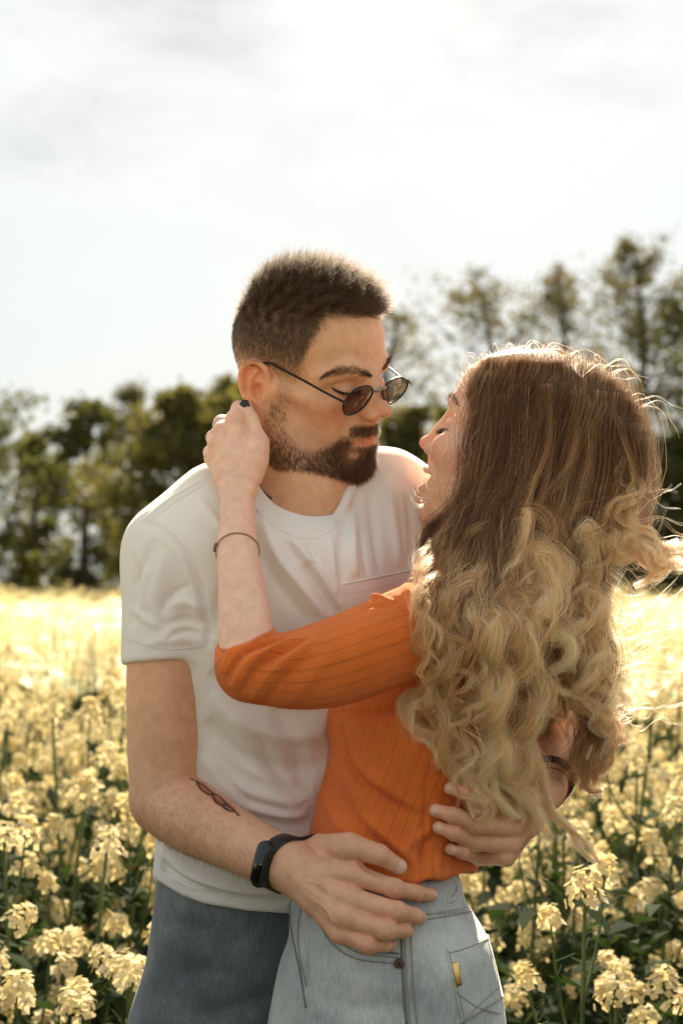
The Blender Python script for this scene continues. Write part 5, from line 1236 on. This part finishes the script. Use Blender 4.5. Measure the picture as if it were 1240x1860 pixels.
# eyebrows and lashes
lash_m = simple_mat('eyelash', (.012, .008, .006), .8)
brow_m = simple_mat('brow_hair', (.13, .07, .036), .8)
def brow_hair(fr, line, n, wid, ln, dirl, F, mat, parent, name, rad=.00011, lift=.0004, tint=.4):
    Q = spline(np.array(line, float), n) + RNG.normal(0, 1, (n, 3)) * np.array([.3, .6, wid]) * np.sin(np.linspace(.35, 2.9, n))[:, None]
    P0 = fr.w(Q)
    for _ in range(6):                                   # settle onto the skin
        v = F.eval(P0, P0.min(0) - 1, P0.max(0) + 1); P0 = P0 - F.normal(P0) * (v - lift)[:, None]
    d = np.array([dirl(q, i / n) for i, q in enumerate(Q)]) @ fr.R.T + F.normal(P0) * .35 + RNG.normal(0, .12, (n, 3)); d /= np.linalg.norm(d, axis=1)[:, None]
    t = np.linspace(0, 1, 4); P = P0[:, None] + d[:, None] * (t * ln * 1)[None, :, None] * RNG.uniform(.6, 1.1, (n, 1, 1))
    return add_hair(name, P, np.array([1, 1, .8, .3]) * rad, tint, mat, parent)
for s in (-1, 1):
    brow_hair(WH, [(88, s * 9, 31), (84, s * 22, 38), (76, s * 36, 39), (62, s * 50, 31)], 350, 1.3, .006, lambda q, t, s=s: np.array([-.25, s * .9, .3 * (1 - 2 * t)]), FB, brow_m, her, 'eyebrow')
    brow_hair(WH, [(74, s * 48, 5), (82, s * 39, 0), (84, s * 31, -1.5), (81, s * 22, 2)], 130, .3, .0085, lambda q, t, s=s: np.array([.8, s * (.4 - .6 * t), -.30]), FB, lash_m, her, 'eyelashes', .00012, tint=.0)
def on_face(fr, F, pts): return fr.l(F.trace(*np.array(spline(pts, 8)).T)[0])
brow_hair(MH, on_face(MH, FM, [(676, 683), (664, 678), (645, 673), (622, 672), (602, 676), (585, 685)]), 560, 2.6, .0070, lambda q, t: np.array([-.35, -.85, .30 - .75 * t]), FM, brow_m, him, 'eyebrow')
brow_hair(MH, on_face(MH, FM, [(693, 671), (698, 665), (703, 657), (705, 651)]), 220, 1.6, .0075, lambda q, t: np.array([-.2, .85, .45]), FM, brow_m, him, 'eyebrow')
brow_hair(MH, on_face(MH, FM, [(601, 702), (612, 709), (628, 713), (645, 712), (654, 707)]), 200, .25, .0075, lambda q, t: np.array([.75, .3 - .6 * t, -.6]), FM, lash_m, him, 'eyelashes', .00013)
# nails
nail_m = simple_mat('nail', (.78, .49, .38), .3, **{'Specular IOR Level': .3}); black_nail = simple_mat('black_nail_polish', (.01, .01, .011), .2)
def nail_mesh(p, ax, n, ln, wd):
    t_ = np.cross(ax, n); V, Fq = [], []; nu, nv_ = 9, 7
    for i in range(nu):
        for j in range(nv_):
            u = i / (nu - 1) * 2 - 1; v = j / (nv_ - 1) * 2 - 1; e = math.sqrt(max(0, 1 - abs(u) ** 4)) ** .6; V.append(p + ax * ln * .5 * u + t_ * wd * .5 * v * e - n * (.0020 * (v * e) ** 2 + .0008 * u * u))
    Fq = [[i * nv_ + j, (i + 1) * nv_ + j, (i + 1) * nv_ + j + 1, i * nv_ + j + 1] for i in range(nu - 1) for j in range(nv_ - 1)]
    V = np.array(V); m_ = len(V); return np.vstack([V, V - n * .0016]), np.vstack([np.array(Fq), np.array(Fq)[:, ::-1] + m_])
def put_nail(joints, r, F, view, mat, parent, ln=.0115, wd=.0105, back=.2):
    ax = joints[-1] - joints[-2]; ax /= np.linalg.norm(ax); n = view - ax * (view @ ax); n /= np.linalg.norm(n); c = joints[-1] - ax * ln * back; R_ = np.linspace(.002, .02, 60); v = F.eval(c + n * R_[:, None]); k = np.argmax(v > 0)
    fin(mesh_from('nail', *nail_mesh(c + n * (R_[k] + .0001), ax, n, ln, wd), mat), parent)
put_nail(*HR[1], FM, CAMV + [.25, 0, .1], nail_m, him, .0125, .0110, .12)
put_nail(*HR[0][0], FM, CAMV + [.35, 0, .35], nail_m, him, .0105, .0090)
for f in HL[0]: put_nail(*f, FM, CAMV + [-.35, 0, .15], nail_m, him, .0105, .0085, .0)
put_nail(*HF[1], FB, CAMV, black_nail, her, .0125, .0105, .05)

# ---- her long hair: locks drawn as guides, each filled with strands
GX, GY = np.arange(600, 1300, 6.0), np.arange(600, 1640, 6.0)
DM = np.full((len(GX), len(GY)), np.nan)
for F in (FB, FW, FM):
    for i, gx in enumerate(GX):
        if F is FM and gx < 860: continue
        P, h = F.trace(np.full(len(GY), gx), GY); d = np.where(h, -P[:, 1] / S, np.nan); DM[i] = np.fmax(DM[i], d)
def surf_d(px, py):
    i = np.clip(((px - GX[0]) / 6 + .5).astype(int), 0, len(GX) - 1); j = np.clip(((py - GY[0]) / 6 + .5).astype(int), 0, len(GY) - 1); v = DM[i, j]
    return np.where((px < GX[0]) | (px > GX[-1]) | (py < GY[0]) | (py > GY[-1]), np.nan, v)
def lock_depth(pts):
    """give each guide point a distance: the body surface there plus a lift, smoothed so the lock hangs"""
    px = np.array([p[0] for p in pts], float); py = np.array([p[1] for p in pts], float); lift = np.array([p[2] for p in pts], float); out = np.full(len(px), np.nan)
    out = surf_d(px, py); ok = ~np.isnan(out); fall = np.interp(py, [600, 900, 1100, 1500], [60, 120, 230, 250])
    out = np.where(ok, out, fall)
    for _ in range(3): out[1:-1] = np.maximum(out[1:-1] * .5 + (out[:-2] + out[2:]) * .25, np.where(ok[1:-1], out[1:-1] - 6, -1e9))
    return out + lift
def resample(P, n):
    Q = spline(P, 8 * len(P)); s_ = np.concatenate([[0], np.cumsum(np.linalg.norm(np.diff(Q[:, :3], axis=0), axis=1))]); t = np.linspace(0, s_[-1], n); return np.stack([np.interp(t, s_, Q[:, i]) for i in range(Q.shape[1])], 1), s_[-1]
HP, HT, HRd = {}, {}, {}
NK = 44
def lock(pts, n, w0, w1=None, lift=14, b0=.38, tipt=.95, wave=7, wl_=115, fly=.15, flat=.5, key='hair', helix=None, taper=.25, seed=None, dark=0., root=None):
    rng = np.random.default_rng(seed if seed is not None else abs(hash((pts[0], pts[-1], n))) % 2 ** 31) if seed is not None else np.random.default_rng(int(pts[0][0] * 7 + pts[-1][0] * 13 + pts[-1][1] * 3 + n))
    P3_ = [(p[0], p[1], (p[2] if len(p) > 2 else lift)) for p in pts]; dd = lock_depth(P3_); G = np.array([[p[0], p[1], d] for p, d in zip(P3_, dd)]); G, Ltot = resample(G, NK)
    if helix:
        hr, hp, h0 = helix; T = np.gradient(G, axis=0); T /= np.linalg.norm(T, axis=1)[:, None]; A = np.cross(T, [0, 0, 1.0]); A /= np.linalg.norm(A, axis=1)[:, None] + 1e-9; B = np.cross(A, T); tt_ = np.linspace(0, 1, NK)
        a_ = tt_ * Ltot / hp * 6.283 + rng.random() * 6.28; e_ = (hr * sm(tt_, h0, min(1, h0 + .3)))[:, None]; G = G + A * np.cos(a_)[:, None] * e_ + B * np.sin(a_)[:, None] * e_ * .8 + np.array([0, 0, 1.0]) * e_ * .8
    T = np.gradient(G, axis=0); T /= np.linalg.norm(T, axis=1)[:, None]; A = np.cross(T, [0, 0, 1.0]); A /= np.linalg.norm(A, axis=1)[:, None] + 1e-9; B = np.cross(A, T)
    t = np.linspace(0, 1, NK); w1 = w1 or w0 * .5; width = np.interp(t, [0, .15, .75, 1], [w0, w0 * .9, w1, w1 * taper])
    u = rng.normal(0, .5, n); v = rng.normal(0, .5, n) * flat; s_ = t * Ltot
    ph = rng.random(n)[:, None] * 1.2 + rng.random() * 6.28; amp = wave * rng.uniform(.6, 1.4, (n, 1)) * sm(t, .15, .6)[None]
    wu = amp * np.sin(s_[None] / wl_ * 6.28 + ph); wv = amp * np.cos(s_[None] / wl_ * 6.28 + ph * 1.3)
    nz = rng.normal(0, 1, (n, 6)); kn = np.linspace(0, 1, 6); noise = np.array([np.interp(t, kn, q) for q in nz]) ; nz2 = np.array([np.interp(t, kn, q) for q in rng.normal(0, 1, (n, 6))])
    fl = fly * width.mean() * sm(t, .05, .5)[None] * np.where(rng.random((n, 1)) < .12, 3.2, 1)
    # sub-clumps: strands gather into a few tresses
    tipt = tipt * rng.uniform(.62, 1.08); nc = max(4, n // 22); cu = rng.normal(0, .5, nc); cv = rng.normal(0, .5, nc) * flat; ci = rng.integers(0, nc, n); g = sm(t, .1, .6)[None] * .42
    U = (u[:, None] * (1 - g) + cu[ci][:, None] * g + (u * .16)[:, None] * g) * width[None] + wu + noise * fl; Vv = (v[:, None] * (1 - g) + cv[ci][:, None] * g) * width[None] + wv * .6 + nz2 * fl * .6
    cutt = np.where(rng.random(n) < .35, rng.uniform(.72, 1, n), 1.0)[:, None]; X = G[None] + U[:, :, None] * A[None] + Vv[:, :, None] * B[None]
    sd = surf_d(X[..., 0], X[..., 1]); gap = 3 + rng.random((n, 1)) * 14; X[..., 2] = np.where(~np.isnan(sd) & (np.nanmin(dd) > -30), np.maximum(X[..., 2], sd + gap), X[..., 2]); X[:, 1:-1, 2] = (X[:, :-2, 2] + X[:, 1:-1, 2] * 2 + X[:, 2:, 2]) / 4
    f = (D - X[..., 2] * S) / D; Wp = np.stack([(X[..., 0] - 620) * S * f, -X[..., 2] * S, H - (X[..., 1] - 1065) * S * f], -1)
    # shorten some strands
    tt = t[None] * cutt; idx = tt * (NK - 1); i0 = np.clip(idx.astype(int), 0, NK - 2); fr_ = (idx - i0)[..., None]; rows = np.arange(n)[:, None]; Wp = Wp[rows, i0] * (1 - fr_) + Wp[rows, i0 + 1] * fr_
    c_t = rng.normal(0, .17, nc)[ci][:, None]; b0r = b0 + rng.normal(0, .08, (n, 1)) + rng.normal(0, .11, nc)[ci][:, None]; tint = np.clip((tipt * sm(tt, b0r - .32, b0r + .36)) + .12 + rng.normal(0, .06, (n, 1)) + c_t + rng.normal(0, .05, (n, 1)) - dark, 0.0, 1)
    rad = np.array(np.interp(t, [0, .8, 1], [1, .85, .3]))[None] * rng.uniform(.8, 1.2, (n, 1)) * .000115
    HP.setdefault(key, []).append(Wp); HT.setdefault(key, []).append(tint); HRd.setdefault(key, []).append(np.broadcast_to(rad, (n, NK)))
HM = 1.0
def multi(pts, n, w0, m=3, jit=14, **kw):
    rng = np.random.default_rng(int(pts[0][0] + pts[-1][1] * 5))
    for q in range(m):
        k = len(pts); j = rng.normal(0, jit, (k, 2)) * np.linspace(.35, 1.0, k)[:, None]; j = (j + np.roll(j, 1, 0)) / 1.5
        lock([(p[0] + a[0], p[1] + a[1] * (.4 if i else .1)) + tuple(p[2:]) for i, (p, a) in enumerate(zip(pts, j))], n // m, w0 * .72, **kw)

def her_hair():
    # cover over the skull: falls from the crown line
    crown = spline([(870, 704), (877, 670), (912, 648), (980, 645), (1040, 655), (1090, 680), (1130, 722), (1152, 780)], 17)
    for i, (cx, cy) in enumerate(crown):
        t = i / 16; bx = 896 + 228 * t ** .9; by = 905 + 15 * math.sin(t * 3.1); mx = cx + (bx - cx) * .35 - 22 * math.sin(t * 3.1) * (1 - t); my = cy + (by - cy) * .45
        multi([(cx, cy, 4), (mx + 6, cy + (my - cy) * .5 + 10, 9), (mx, my, 13), ((mx + bx) / 2 - 12, (my + by) / 2, 14), (bx, by, 16), (bx - 5, by + 60, 16)], 620, 44, m=2, jit=6, b0=.72, wave=3.5, fly=.15, tipt=.62, taper=.8, flat=.35, w1=34)
    # crown hair seen from above and behind: volume behind the silhouette
    for i in range(9):
        cx, cy = crown[2 + int(i * 1.7)]; lock([(cx, cy, -40), (cx + 18, cy + 40, -90), (cx + 30, cy + 130, -120), (cx + 10, cy + 260, -110)], 220, 40, b0=1.1, wave=2, key='hair', flat=1.2)
    M = multi
    # under layer, darker, over back and shoulders
    for g in ([(1000, 690), (965, 780), (935, 870), (905, 960), (893, 1080), (903, 1200), (922, 1300)], [(1080, 710), (1062, 800), (1042, 900), (1022, 1000), (1030, 1110), (1056, 1230), (1076, 1330), (1066, 1410)],
              [(930, 690), (893, 770), (872, 860), (848, 950), (826, 1060), (815, 1150), (808, 1230)], [(1120, 760), (1108, 860), (1086, 940), (1074, 1030), (1078, 1130), (1088, 1230), (1078, 1330), (1056, 1420)],
              [(1040, 720), (1000, 840), (975, 950), (960, 1060), (975, 1180), (985, 1280), (1000, 1350)], [(980, 700), (930, 830), (880, 930), (862, 1040), (870, 1160), (880, 1260)]):
        M(g, 950, 74, m=5, jit=18, lift=6, b0=.62, tipt=.42, wave=7, wl_=150, dark=.10, taper=.6)
    # face-framing locks on the left
    M([(878, 670), (882, 720), (892, 800), (894, 870), (856, 940), (800, 985), (772, 1050), (770, 1120), (796, 1190), (786, 1240), (742, 1268), (737, 1292), (764, 1330), (806, 1380), (846, 1440), (868, 1482)], 700, 26, m=3, jit=5, b0=.46, wave=5)
    M([(894, 656), (886, 740), (892, 840), (868, 920), (806, 985), (788, 1070), (802, 1160), (812, 1230), (790, 1300), (806, 1370), (848, 1420)], 620, 28, m=3, jit=7, b0=.50, wave=6)
    M([(868, 880), (822, 930), (778, 970), (764, 1030), (766, 1090), (792, 1160), (806, 1230)], 420, 24, m=3, jit=6, b0=.6, wave=4, tipt=.7)
    M([(905, 652), (885, 750), (888, 850), (852, 930), (838, 1020), (846, 1100), (866, 1180), (846, 1260), (830, 1330), (852, 1400), (880, 1460), (868, 1490)], 620, 30, m=3, jit=8, b0=.46, wave=6)
    # bright middle tresses
    M([(940, 652), (914, 760), (905, 860), (868, 935), (842, 1000), (838, 1080), (866, 1160), (908, 1220), (962, 1255), (1030, 1275)], 800, 40, m=4, jit=8, b0=.40, wave=5, tipt=1.0, lift=26)
    M([(965, 652), (940, 770), (918, 880), (880, 950), (858, 1040), (868, 1130), (892, 1210), (898, 1310), (884, 1390), (902, 1450), (935, 1490)], 800, 36, m=4, jit=9, b0=.40, wave=7, tipt=1.0, lift=26)
    M([(985, 655), (960, 780), (930, 900), (905, 980), (900, 1060), (928, 1140), (960, 1210), (985, 1260), (960, 1330), (930, 1370), (950, 1440), (990, 1490)], 650, 32, m=4, jit=10, b0=.42, wave=8, tipt=1.0, lift=24)
    M([(1010, 655), (1010, 780), (985, 890), (950, 970), (950, 1050), (970, 1130), (955, 1210), (935, 1290), (966, 1370), (990, 1440), (1040, 1510), (1086, 1565)], 500, 26, m=3, jit=9, b0=.42, wave=6, tipt=.95, lift=28)
    M([(1000, 655), (985, 770), (955, 890), (925, 970), (905, 1050), (930, 1130), (975, 1200), (1030, 1250), (1090, 1285), (1118, 1300)], 450, 26, m=3, jit=9, b0=.45, wave=6, tipt=.85, lift=20)
    M([(1050, 665), (1060, 790), (1030, 900), (1000, 980), (1020, 1080), (1040, 1160), (1050, 1240), (1075, 1300), (1110, 1320), (1120, 1360)], 450, 28, m=3, jit=10, b0=.55, wave=9, tipt=.65, lift=12)
    # right side, brown, lit from behind
    M([(1095, 690), (1125, 800), (1110, 900), (1078, 985), (1062, 1080), (1080, 1180), (1072, 1280), (1088, 1350), (1062, 1428), (1100, 1438)], 620, 34, m=4, jit=10, b0=.7, wave=8, tipt=.6, lift=0)
    M([(1080, 690), (1110, 810), (1095, 910), (1060, 990), (1045, 1090), (1062, 1190), (1100, 1270), (1108, 1350), (1080, 1410), (1050, 1430)], 420, 26, m=3, jit=12, b0=.7, wave=10, tipt=.55, lift=-10)
    # blown to the right
    for dy, e in ((0, (1246, 1022)), (-22, (1250, 985)), (18, (1190, 1042)), (-8, (1275, 1005)), (30, (1150, 1060))):
        M([(1110, 712), (1148, 800), (1142, 880), (1118 , 925 + dy * .3), (1128, 965 + dy * .6), (1170, 990 + dy), (1205, 1010 + dy * .7), e], 330, 24, m=3, jit=9, b0=.48, wave=6, tipt=1.0, lift=-30, fly=.16)
    # sweeps crossing the back of the head
    M([(1138, 770), (1152, 850), (1100, 880), (1020, 905), (955, 940), (915, 985), (895, 1040)], 420, 26, m=3, jit=8, b0=.5, wave=4, tipt=.75, lift=34)
    M([(1150, 800), (1150, 880), (1090, 905), (1030, 930), (985, 975), (1000, 1030), (1050, 1040)], 360, 24, m=3, jit=9, b0=.5, wave=5, tipt=.8, lift=34)
    # ringlets
    rng0 = np.random.default_rng(3)
    def ring(path_in, cx, cy, r, turns, out, n=240, w=17, **kw):
        a0 = math.atan2(path_in[-1][1] - cy, path_in[-1][0] - cx); k = int(turns * 8); pts = list(path_in)
        sgn = kw.pop('sgn', 1)
        for q in range(1, k + 1):
            a = a0 + sgn * q / 8 * 2 * math.pi; rr_ = r * (1 - .22 * q / k); pts.append((cx + math.cos(a) * rr_, cy + math.sin(a) * rr_ * .92, kw.get('lift', 40) - 10 * math.sin(a)))
        x0, y0 = path_in[0][:2]; pts = [(x0 + 22, y0 - 150, 8), (x0 + 12, y0 - 70, 18)] + pts
        lock(pts + list(out), int(n * 1.25), w * 1.5, w1=w * 1.25, b0=.36, tipt=.92, wave=3, flat=.55, fly=.22, taper=.4, **kw)
        lock([(p[0] + rng0.normal(0, 6), p[1] + rng0.normal(0, 6)) + tuple(p[2:]) for p in pts + list(out)], int(n * .35), w * 1.3, w1=w * 1.6, b0=.4, tipt=.8, wave=6, flat=.6, fly=.4, taper=.8, **kw)
    ring([(985, 880), (950, 920), (925, 955)], 957, 965, 38, .9, [(1000, 1010), (1010, 1060), (990, 1120)], lift=44, n=170)
    ring([(1020, 890), (1005, 925)], 968, 950, 30, .8, [(950, 1000), (960, 1060)], lift=46, n=120, w=10)
    ring([(930, 950), (920, 1000), (925, 1035)], 968, 1045, 44, .8, [(1000, 1090), (960, 1130), (930, 1180)], lift=40, sgn=-1, n=170)
    ring([(1070, 910), (1030, 935), (1014, 970)], 1048, 985, 38, .8, [(1080, 1040), (1060, 1090)], lift=36, sgn=-1, n=150)
    ring([(1040, 1010), (1012, 1060), (1008, 1095)], 1048, 1112, 42, .85, [(1060, 1180)], lift=22, sgn=-1, n=150)
    # thin loose tresses that break up the mass
    rt = np.random.default_rng(404)
    base = [[(940, 700), (915, 820), (880, 930), (848, 1020), (846, 1110), (872, 1200), (868, 1300), (850, 1390), (878, 1470)], [(990, 700), (970, 820), (935, 930), (905, 1030), (915, 1130), (950, 1220), (940, 1320), (925, 1400), (960, 1470)],
            [(1050, 710), (1040, 830), (1010, 930), (985, 1030), (1005, 1130), (1030, 1220), (1040, 1310), (1075, 1370)], [(1100, 740), (1112, 850), (1085, 950), (1062, 1050), (1072, 1150), (1085, 1250), (1098, 1340), (1075, 1420)],
            [(900, 720), (884, 830), (856, 930), (812, 1010), (786, 1090), (800, 1180), (792, 1260), (775, 1320), (815, 1390)], [(1120, 760), (1140, 860), (1135, 930), (1150, 980), (1190, 1010), (1235, 1030)]]
    for i in range(64):
        b_ = base[i % 6]; k = len(b_); j = np.cumsum(rt.normal(0, 9, (k, 2)), 0); j -= j[0] * .5; sh = rt.normal(0, 16); end = rt.integers(max(4, k - 3), k + 1)
        pts = [(p[0] + sh * min(1, q / 3) + a[0], p[1] + a[1] * .4) for q, (p, a) in enumerate(zip(b_, j))][:end]
        lock(pts, int(rt.uniform(26, 60)), rt.uniform(7, 15), b0=rt.uniform(.28, .6), tipt=rt.uniform(.45, 1.1), wave=rt.uniform(2, 7), fly=.35, taper=.5, flat=.7, helix=(rt.uniform(5, 24), rt.uniform(60, 170), rt.uniform(.2, .5)), lift=rt.uniform(14, 44), seed=700 + i)
    # spiral tresses
    for k_, (pts, R_, pitch, w_, n_) in enumerate([
        ([(960, 760), (950, 860), (935, 930), (940, 1010), (975, 1090), (1010, 1170), (1020, 1250)], 22, 105, 16, 300), ([(1000, 760), (990, 850), (985, 940), (1010, 1020), (1040, 1100), (1050, 1190), (1070, 1290)], 24, 95, 15, 300),
        ([(900, 760), (890, 860), (872, 950), (868, 1040), (885, 1130), (905, 1230), (890, 1330), (880, 1420)], 18, 120, 17, 340), ([(930, 760), (925, 860), (900, 960), (915, 1060), (940, 1150), (935, 1250), (955, 1340), (935, 1420)], 22, 105, 16, 320),
        ([(1060, 760), (1060, 860), (1040, 940), (1060, 1030), (1085, 1110), (1080, 1200), (1095, 1290)], 20, 90, 13, 240), ([(880, 800), (868, 900), (835, 985), (812, 1080), (818, 1170), (800, 1260), (812, 1350), (845, 1430)], 15, 120, 14, 260),
        ([(1030, 760), (1020, 860), (1000, 930), (960, 990), (920, 1050), (905, 1130), (930, 1210), (985, 1270), (1050, 1290)], 18, 100, 14, 260), ([(1100, 800), (1110, 880), (1090, 950), (1120, 990), (1165, 1010), (1215, 1030), (1240, 1020)], 12, 70, 12, 220),
        ([(980, 820), (965, 900), (925, 950), (885, 1000), (865, 1080), (860, 1180), (885, 1290), (920, 1390), (960, 1470), (1010, 1520)], 16, 130, 15, 300), ([(860, 900), (815, 960), (788, 1030), (785, 1110), (805, 1190), (775, 1260), (750, 1290), (790, 1350), (830, 1400)], 10, 110, 12, 220),
        ([(1010, 1180), (1030, 1240), (1060, 1290), (1105, 1320), (1125, 1350)], 10, 60, 8, 120), ([(940, 1230), (960, 1300), (930, 1370), (945, 1440), (985, 1480)], 14, 80, 12, 200)]):
        lock(pts, n_, w_ * 1.3, w1=w_, b0=.34, tipt=1.0, wave=6, flat=.7, fly=.34, taper=.35, helix=(R_ * .9, pitch, .28), lift=26, seed=500 + k_)
        lock(pts, int(n_ * .33), w_ * 2.4, w1=w_ * 1.4, b0=.42, tipt=.75, wave=9, flat=.6, fly=.25, taper=.8, helix=(R_ * .7, pitch * 1.1, .28), lift=16, seed=600 + k_)
    lock([(925, 930), (872, 938), (845, 975), (838, 1040), (846, 1120), (880, 1190)], 320, 40, w1=30, b0=.1, tipt=1.0, lift=34, wave=3)
    # frizz at the chin and loose strands in the light
    rng = np.random.default_rng(77)
    for i in range(45):
        cx, cy = 806 + rng.normal(0, 18), 900 + rng.normal(0, 14); r = rng.uniform(7, 22); a = rng.random() * 6.28; s_ = rng.choice([-1, 1])
        lock([(cx + math.cos(a + s_ * q * .8) * r, cy + math.sin(a + s_ * q * .8) * r * .8, 30 + rng.normal(0, 10)) for q in range(6)], 3, 3, b0=-.2, tipt=1.0, wave=0, fly=.2, seed=i)
    for i in range(55):
        t = rng.random(); cx, cy = crown[int(t * 16)]; a = rng.uniform(-2.6, .6); l = rng.uniform(30, 90)
        lock([(cx - 10, cy + 25, 5), (cx + math.cos(a) * l * .35, cy - 2 + math.sin(a) * l * .2, 0), (cx + math.cos(a) * l * .8 + 12, cy + math.sin(a) * l * .38 + 4, -10), (cx + math.cos(a) * l + 30, cy + 28 + rng.normal(0, 14), -10)], 2, 4, b0=.2, tipt=.8, wave=3, wl_=60, seed=1000 + i)
    for i in range(90):
        sx, sy = 1110 + rng.normal(0, 26), rng.uniform(840, 1330); l = rng.uniform(50, 160); c_ = rng.normal(0, 34)
        lock([(sx - 50, sy - 40, 0), (sx, sy, -10), (sx + l * .35, sy + c_, -20), (sx + l * .7, sy + c_ * .3 + 10, -20), (sx + l, sy - c_ * .6 + rng.normal(0, 10), -20)], 3, 8, b0=.1, tipt=.9, wave=4, wl_=80, fly=.25, seed=2000 + i)
    for i in range(60):
        sx, sy = rng.uniform(840, 1010), rng.uniform(690, 900); l = rng.uniform(80, 200)
        lock([(sx + 60, sy - 60, 26), (sx, sy, 34), (sx - 20 + rng.normal(0, 20), sy + l * .4, 36), (sx + rng.normal(0, 40), sy + l, 30)], 2, 5, b0=.3, tipt=.8, wave=3, seed=3000 + i)
her_hair()
blonde = hair_mat('blonde_hair', [(0, (.11, .046, .019)), (.25, (.27, .125, .050)), (.5, (.58, .30, .115)), (.75, (.95, .64, .30)), (1, (1.0, .86, .56))], .34, .4, diffuse=.65, glow=.25)
P = np.concatenate(HP['hair']); print('strands', P.shape)
add_hair('hair', P, np.concatenate(HRd['hair']), np.concatenate(HT['hair']), blonde, her)
